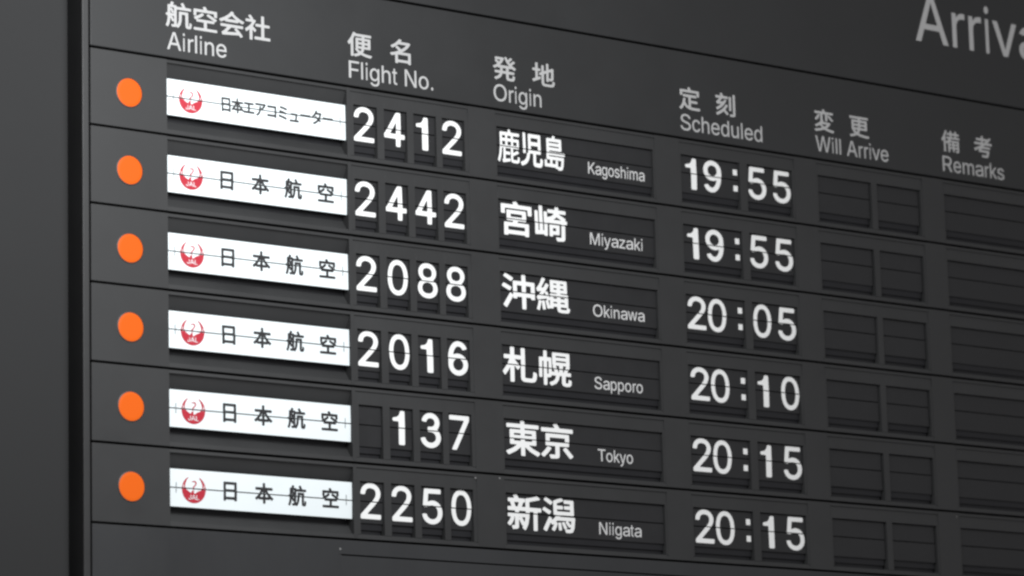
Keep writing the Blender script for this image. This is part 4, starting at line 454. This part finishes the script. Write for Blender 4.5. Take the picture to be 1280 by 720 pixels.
# ------------------------------------------------------------------ the wall beside and behind the board
def arc(cx, cd, r, a0, a1, n):
    return [(cx + r * math.cos(math.radians(a0 + (a1 - a0) * i / n)), cd + r * math.sin(math.radians(a0 + (a1 - a0) * i / n))) for i in range(n + 1)]


bm = bmesh.new()
prof = [(-14, 0.0)] + arc(-0.41, 0.16, 0.16, -90, 0, 10) + [(-0.25, 0.75), (23, 0.75), (23, 3), (-14, 3)]
lo = [bm.verts.new(W(x, -14, d)) for x, d in prof]
hi = [bm.verts.new(W(x, 7, d)) for x, d in prof]
n = len(prof)
for i in range(n):
    bm.faces.new((lo[i], lo[(i + 1) % n], hi[(i + 1) % n], hi[i]))
bm.faces.new(lo)
bm.faces.new(list(reversed(hi)))
bmesh.ops.recalc_face_normals(bm, faces=bm.faces)
wall = link('grey_wall', bm, ['wall'])
wall['label'] = 'plain grey wall with a rounded edge left of the arrivals board'
wall['category'] = 'wall'

# ------------------------------------------------------------------ the board
board = bpy.data.objects.new('arrivals_board', None)
COL.objects.link(board)
board.location = W(10, -7.4)
ORIGIN[board] = board.location.copy()
board['label'] = 'large dark grey split-flap arrivals board with six rows of flights'
board['category'] = 'departure board'

bm = bmesh.new()
box(bm, -0.105, -0.010, -7.4, 3.6, 0.0, 0.43)
box(bm, 20.01, 20.105, -7.4, 3.6, 0.0, 0.5)
box(bm, -0.010, 20.01, -7.4, -7.31, 0.004, 0.5)
box(bm, -0.010, 20.01, 3.51, 3.6, 0.004, 0.5)
link('frame', bm, ['frame'], board, bevel=0.012)
bm = bmesh.new()
box(bm, -0.245, 20.01, -7.31, 3.51, 0.44, 0.6)  # left end runs past the frame, its black painting shade into the wall gap
link('backing', bm, ['recess'], board)

# title panel
bm = bmesh.new()
box(bm, 0.012, 19.99, 1.297, 3.5, 0.0, 0.35)
title = link('title_panel', bm, ['head'], board, bevel=0.010)
bm = bmesh.new()
paint(bm, latin('Arrivals', 14.257, 17.68, 2.067, 0.722), 0, -0.003)
link('title_lettering', bm, ['letter'], title, 'white lettering reading Arrivals')

# heading panel and its six column headings
bm = bmesh.new()
box(bm, 0.012, 19.99, 0.016, 1.265, 0.0, 0.35)
heading = link('heading_panel', bm, ['head'], board, bevel=0.010)
HEAD = [('航空会社', (1.315, 1.717, 2.118, 2.520), 'Airline', 1.138, 2.034),
        ('便名', (4.125, 4.805), 'Flight No.', 3.943, 5.312),
        ('発地', (6.520, 7.190), 'Origin', 6.324, 7.141),
        ('定刻', (9.795, 10.462), 'Scheduled', 9.612, 11.131),
        ('変更', (12.335, 13.022), 'Will Arrive', 12.153, 13.584),
        ('備考', (14.872, 15.542), 'Remarks', 14.682, 15.954)]
for ks, xs, en, x0, x1 in HEAD:
    bm = bmesh.new()
    for ch, xc in zip(ks, xs):
        paint(bm, kanji(ch, xc, 0.588, 0.405, 0.352, 'h'), 0, -0.003)
    paint(bm, latin(en, x0, x1, 0.120, 0.234), 0, -0.003)
    link('column_heading', bm, ['letter'], heading, 'grey lettering reading ' + ks + ' ' + en)

# ------------------------------------------------------------------ flight rows
GROUPS = [  # opening, slots inside it
    (3.955, 5.885, [(4.010, 4.390), (4.500, 4.876), (4.980, 5.355), (5.450, 5.826)]),
    (6.340, 9.130, [(6.362, 9.098)]),
    (9.570, 11.720, [(9.600, 10.692), (10.822, 11.683)]),
    (12.140, 14.245, [(12.175, 13.223), (13.330, 14.208)]),
    (14.665, 19.640, [(14.690, 19.600)])]
AIR = (1.132, 3.902)
HZ = -0.497     # hinge line
ROWS = [('日本エアコミューター', '2412', '鹿児島', 'Kagoshima', (7.926, 8.925), '19', '55'),
        ('日本航空', '2442', '宮崎', 'Miyazaki', (7.925, 8.850), '19', '55'),
        ('日本航空', '2088', '沖縄', 'Okinawa', (7.929, 8.835), '20', '05'),
        ('日本航空', '2016', '札幌', 'Sapporo', (7.925, 8.770), '20', '10'),
        ('日本航空', ' 137', '東京', 'Tokyo', (7.935, 8.545), '20', '15'),
        ('日本航空', '2250', '新潟', 'Niigata', (7.925, 8.660), '20', '15')]


def row_plate(k):
    xs = [0.012, AIR[0], AIR[1]]
    kind = ['face', 'air', 'face']
    for a, b, slots in GROUPS:
        xs.append(a)
        for s0, s1 in slots:
            kind += ['rib', 'slot']
            xs += [s0, s1]
        kind.append('rib')
        xs.append(b)
        kind.append('face')
    xs.append(19.99)
    zs = [-0.016, -0.058, -0.233, -0.790, -0.925, -0.984]
    j0 = [random.uniform(-0.004, 0.004) for _ in xs]

    def depth(i, j):
        t = kind[i]
        if t == 'face':
            return (0, 0, 0)
        if j == 0:
            return (0.010, 0.0, 0)
        if j == 4:
            return (0.012, 0.0, 0)
        if t == 'rib':
            return (0.016, 0.006, 0) if j == 1 else (0.006, 0.006, 0)
        if t == 'slot':
            return (0.016, 0.004, 0) if j == 1 else (0.30, 0.30, 1)
        if j == 1:
            return (0.030, 0.110, 0)
        if j == 3:
            return (0.15, 0.05, 0)
        return (0.30, 0.30, 1)
    return relief(xs, [z - k for z in zs], depth, 0.36)


def leaf_pair(bm, x0, x1, zh, top, bot, d, tu, tl, mi, gap=0.006, th=0.012):
    """upper and lower leaf meeting at the hinge; tu, tl lean their free edges back"""
    for (a, b, t) in ((zh + gap, top, tu), (bot, zh - gap, tl)):
        for v in box(bm, x0, x1, a, b, d, d + th, mi):
            z = (v.co.z - ZB) / S
            v.co.y += abs(z - zh) * t * S


def stack(bm, x0, x1, k, d, mi):
    """the waiting leaves that show under the front one"""
    box(bm, x0 + 0.004, x1 - 0.004, -k - 0.86, -k - 0.60, d + 0.026, d + 0.034, mi)
    box(bm, x0 + 0.006, x1 - 0.010, -k - 0.94, -k - 0.62, d + 0.050, d + 0.060, mi)


def flap(name, row, k, x0, x1, d, prints, label, leaf='leaf', ink='digit', extra=(), top=-0.255, bot=-0.781, gap=0.0072):
    """a flap unit: two leaves, the waiting leaves under them and the printing"""
    zh = HZ - k + d * (HZ - k - CZ) / CD
    tu, tl = random.uniform(0.0, 0.03), random.uniform(-0.012, 0.03)
    warp = lambda z: abs(z - zh) * (tu if z > zh else tl)
    bm = bmesh.new()
    leaf_pair(bm, x0, x1, zh, top - k + d * 0.29, bot - k + d * 0.29, d, tu, tl, 0, gap)
    if leaf == 'white':
        stack(bm, x0, x1, k, d + 0.09, 1)
    else:
        stack(bm, x0, x1, k, d, 1)
    mats = [leaf, 'stack', ink] + [e for e in extra]
    jx, jz = random.uniform(-0.005, 0.005), random.uniform(-0.004, 0.004)
    for contours, mi in prints:
        contours = [[(x + jx, z + jz) for x, z in c] for c in contours]
        paint(bm, sunk(contours, d), mi, d - 0.003 - (0.002 if mi > 3 else 0), zh, warp, gap)
    return link(name, bm, mats, row, label)


def emblem(k):
    """round red crane mark: raised wings, neck, body with lettering"""
    cx, cz, R = 1.480, -0.507 - k, 0.172
    P = lambda a, r: (cx + r * R * 1.02 * math.cos(math.radians(a)), cz + r * R * math.sin(math.radians(a)))
    red = []
    # body and both wings as one outline: the outer circle, then back along the inner edge
    out = [P(a, 1.0) for a in range(118, 423, 8)]
    inner = [(62, 0.96), (48, 0.88), (32, 0.81), (18, 0.76), (6, 0.69), (-6, 0.56), (-22, 0.36), (-55, 0.30), (-80, 0.33), (-92, 0.20), (-60, 0.07),
             (230, 0.08), (215, 0.22), (232, 0.34), (205, 0.42), (186, 0.57), (174, 0.70), (160, 0.77), (147, 0.82), (132, 0.89), (118, 0.96)]
    red.append(out + [P(a, r) for a, r in inner])
    # neck and head
    neck = [(-0.02, -0.02), (0.03, 0.16), (0.17, 0.30), (0.25, 0.44), (0.22, 0.56), (0.10, 0.64), (-0.08, 0.60), (-0.22, 0.54),
            (-0.06, 0.53), (0.06, 0.54), (0.13, 0.50), (0.14, 0.43), (0.06, 0.32), (-0.09, 0.18), (-0.15, 0.02)]
    red.append([(cx + x * R, cz + z * R) for x, z in neck])
    feathers = []
    for a0, r0, a1, r1 in ((160, 0.93, 180, 0.80), (20, 0.93, 0, 0.80)):
        p, q = P(a0, r0), P(a1, r1)
        nx, nz = (q[1] - p[1]), -(q[0] - p[0])
        h = 0.005 / math.hypot(nx, nz)
        feathers.append([(p[0] - nx * h, p[1] - nz * h), (p[0] + nx * h, p[1] + nz * h), (q[0] + nx * h, q[1] + nz * h), (q[0] - nx * h, q[1] - nz * h)])
    word = latin('JAL', cx - 0.078, cx + 0.078, cz - 0.128, 0.058)
    return red, feathers, word


def rect(x0, x1, z0, z1):
    return [(x0, z0), (x1, z0), (x1, z1), (x0, z1)]


for k, (air, no, kj, en, (e0, e1), hh, mm) in enumerate(ROWS):
    what = 'row for flight %s from %s at %s:%s' % (no.strip(), en, hh, mm)
    row = link('flight_row', row_plate(k), ['face', 'recess'], board, what, bevel=0.008)

    # lit round indicator
    bm = bmesh.new()
    cx, cz = 0.572, -0.527 - k
    for r0, r1, da, db, mi in ((0.196, 0.183, -0.003, -0.010, 1), (0.182, 0.150, -0.008, -0.013, 0), (0.150, 0.0, -0.013, -0.018, 0)):
        A = [bm.verts.new(W(cx + r0 * math.cos(a), cz + r0 * math.sin(a), da)) for a in [2 * math.pi * i / 48 for i in range(48)]]
        if r1:
            B = [bm.verts.new(W(cx + r1 * math.cos(a), cz + r1 * math.sin(a), db)) for a in [2 * math.pi * i / 48 for i in range(48)]]
            for i in range(48):
                bm.faces.new((A[i], A[(i + 1) % 48], B[(i + 1) % 48], B[i])).material_index = mi
        else:
            bm.faces.new(A).material_index = mi
    bmesh.ops.recalc_face_normals(bm, faces=bm.faces)
    link('indicator_lamp', bm, ['lamp', 'rim'], row)

    # airline flap
    red, feathers, word = emblem(k)
    pr = []
    if len(air) > 4:
        # katakana and kanji in one even line
        for i, ch in enumerate(air):
            small = 0.76 if ch == 'ュ' else 1.0
            pr.append((kanji(ch, 2.012 + 0.1755 * i, -0.490 - k - (0.02 if small < 1 else 0), 0.192, 0.212, 'a'), 2))
    else:
        for i, ch in enumerate(air):
            pr.append((kanji(ch, 2.017 + 0.5085 * i, -0.489 - k, 0.282, 0.272, 'a'), 2))
    pr.append(([red[0]], 3))
    pr.append(([red[1]], 3))
    pr += [([f], 4) for f in feathers]
    pr.append((word, 4))
    for x in (1.221, 3.785):
        pr.append(([rect(x - 0.006, x + 0.006, -0.56 - k, -0.43 - k)], 5))
    flap('airline_flap', row, k, 1.140, 3.896, 0.03, pr, 'white flap reading ' + air + ' beside a red crane emblem',
         'white', 'ink', ('red', 'white', 'tick'), top=-0.265, bot=-0.738, gap=0.0078)

    # flight number
    for ch, (s0, s1) in zip(no, GROUPS[0][2]):
        xc = (s0 + s1) / 2 - 0.020
        pr = [] if ch == ' ' else [(numeral(ch, xc, 0.322, -0.724 - k, -0.262 - k), 2)]
        flap('digit_flap', row, k, s0 + 0.012, s1 - 0.010, 0.034, pr,
             'blank black digit flap' if ch == ' ' else 'black flap showing the digit ' + ch)

    # origin
    s0, s1 = GROUPS[1][2][0]
    n = len(kj)
    w = 1.165 / n
    pr = [(kanji(ch, 6.372 + w * (i + 0.5), -0.489 - k, w * 1.02, 0.500), 2) for i, ch in enumerate(kj)]
    pr.append((latin(en, e0, e1, -0.710 - k, 0.166, 'p'), 3))
    flap('origin_flap', row, k, s0 + 0.015, s1 - 0.012, 0.034, pr, 'black flap reading ' + kj + ' ' + en, extra=('place',))

    # scheduled time
    (h0, h1), (m0, m1) = GROUPS[2][2]
    pr = [(numeral(hh[0], 9.800, 0.335, -0.727 - k, -0.266 - k), 2),
          (numeral(hh[1], 10.160, 0.335, -0.727 - k, -0.266 - k), 2)]
    for z in (-0.388, -0.622):
        pr.append(([rect(10.545, 10.622, z - 0.041 - k, z + 0.041 - k)], 2))
    flap('hour_flap', row, k, h0 + 0.015, h1 - 0.012, 0.034, pr, 'black flap showing ' + hh + ' and a colon')
    pr = [(numeral(mm[0], 10.995, 0.335, -0.732 - k, -0.266 - k), 2),
          (numeral(mm[1], 11.463, 0.335, -0.732 - k, -0.266 - k), 2)]
    flap('minute_flap', row, k, m0 + 0.015, m1 - 0.012, 0.034, pr, 'black flap showing ' + mm)

    # blank flaps under Will Arrive and Remarks
    for s0, s1 in GROUPS[3][2] + GROUPS[4][2]:
        flap('blank_flap', row, k, s0 + 0.015, s1 - 0.030, 0.034, [], None)

# blank panel under the last row, with an access door cut into it
xs = [0.012, 3.655, 3.700, 19.99]
zs = [-6.014, -6.198, -6.216, -7.30]
bm = relief(xs, zs, lambda i, j: (0.09, 0.09, 0) if (j == 1 and i == 2) else ((0.006, 0.006, 0) if i == 1 and j > 0 else (0, 0, 0)), 0.35)
blank = link('blank_panel', bm, ['blank'], board, bevel=0.005)

# small bright screw heads along the seams
for x, z, r in ((3.676, -6.135, 0.017), (5.862, -5.075, 0.014), (6.262, -5.052, 0.014), (14.61, -5.076, 0.010)):
    bm = bmesh.new()
    A = [bm.verts.new(W(x + r * math.cos(a), z + r * math.sin(a), 0.004)) for a in [2 * math.pi * i / 16 for i in range(16)]]
    B = [bm.verts.new(W(x + r * 0.8 * math.cos(a), z + r * 0.8 * math.sin(a), -0.008)) for a in [2 * math.pi * i / 16 for i in range(16)]]
    for i in range(16):
        bm.faces.new((A[i], A[(i + 1) % 16], B[(i + 1) % 16], B[i]))
    bm.faces.new(B)
    bmesh.ops.recalc_face_normals(bm, faces=bm.faces)
    link('screw', bm, ['screw'], board)
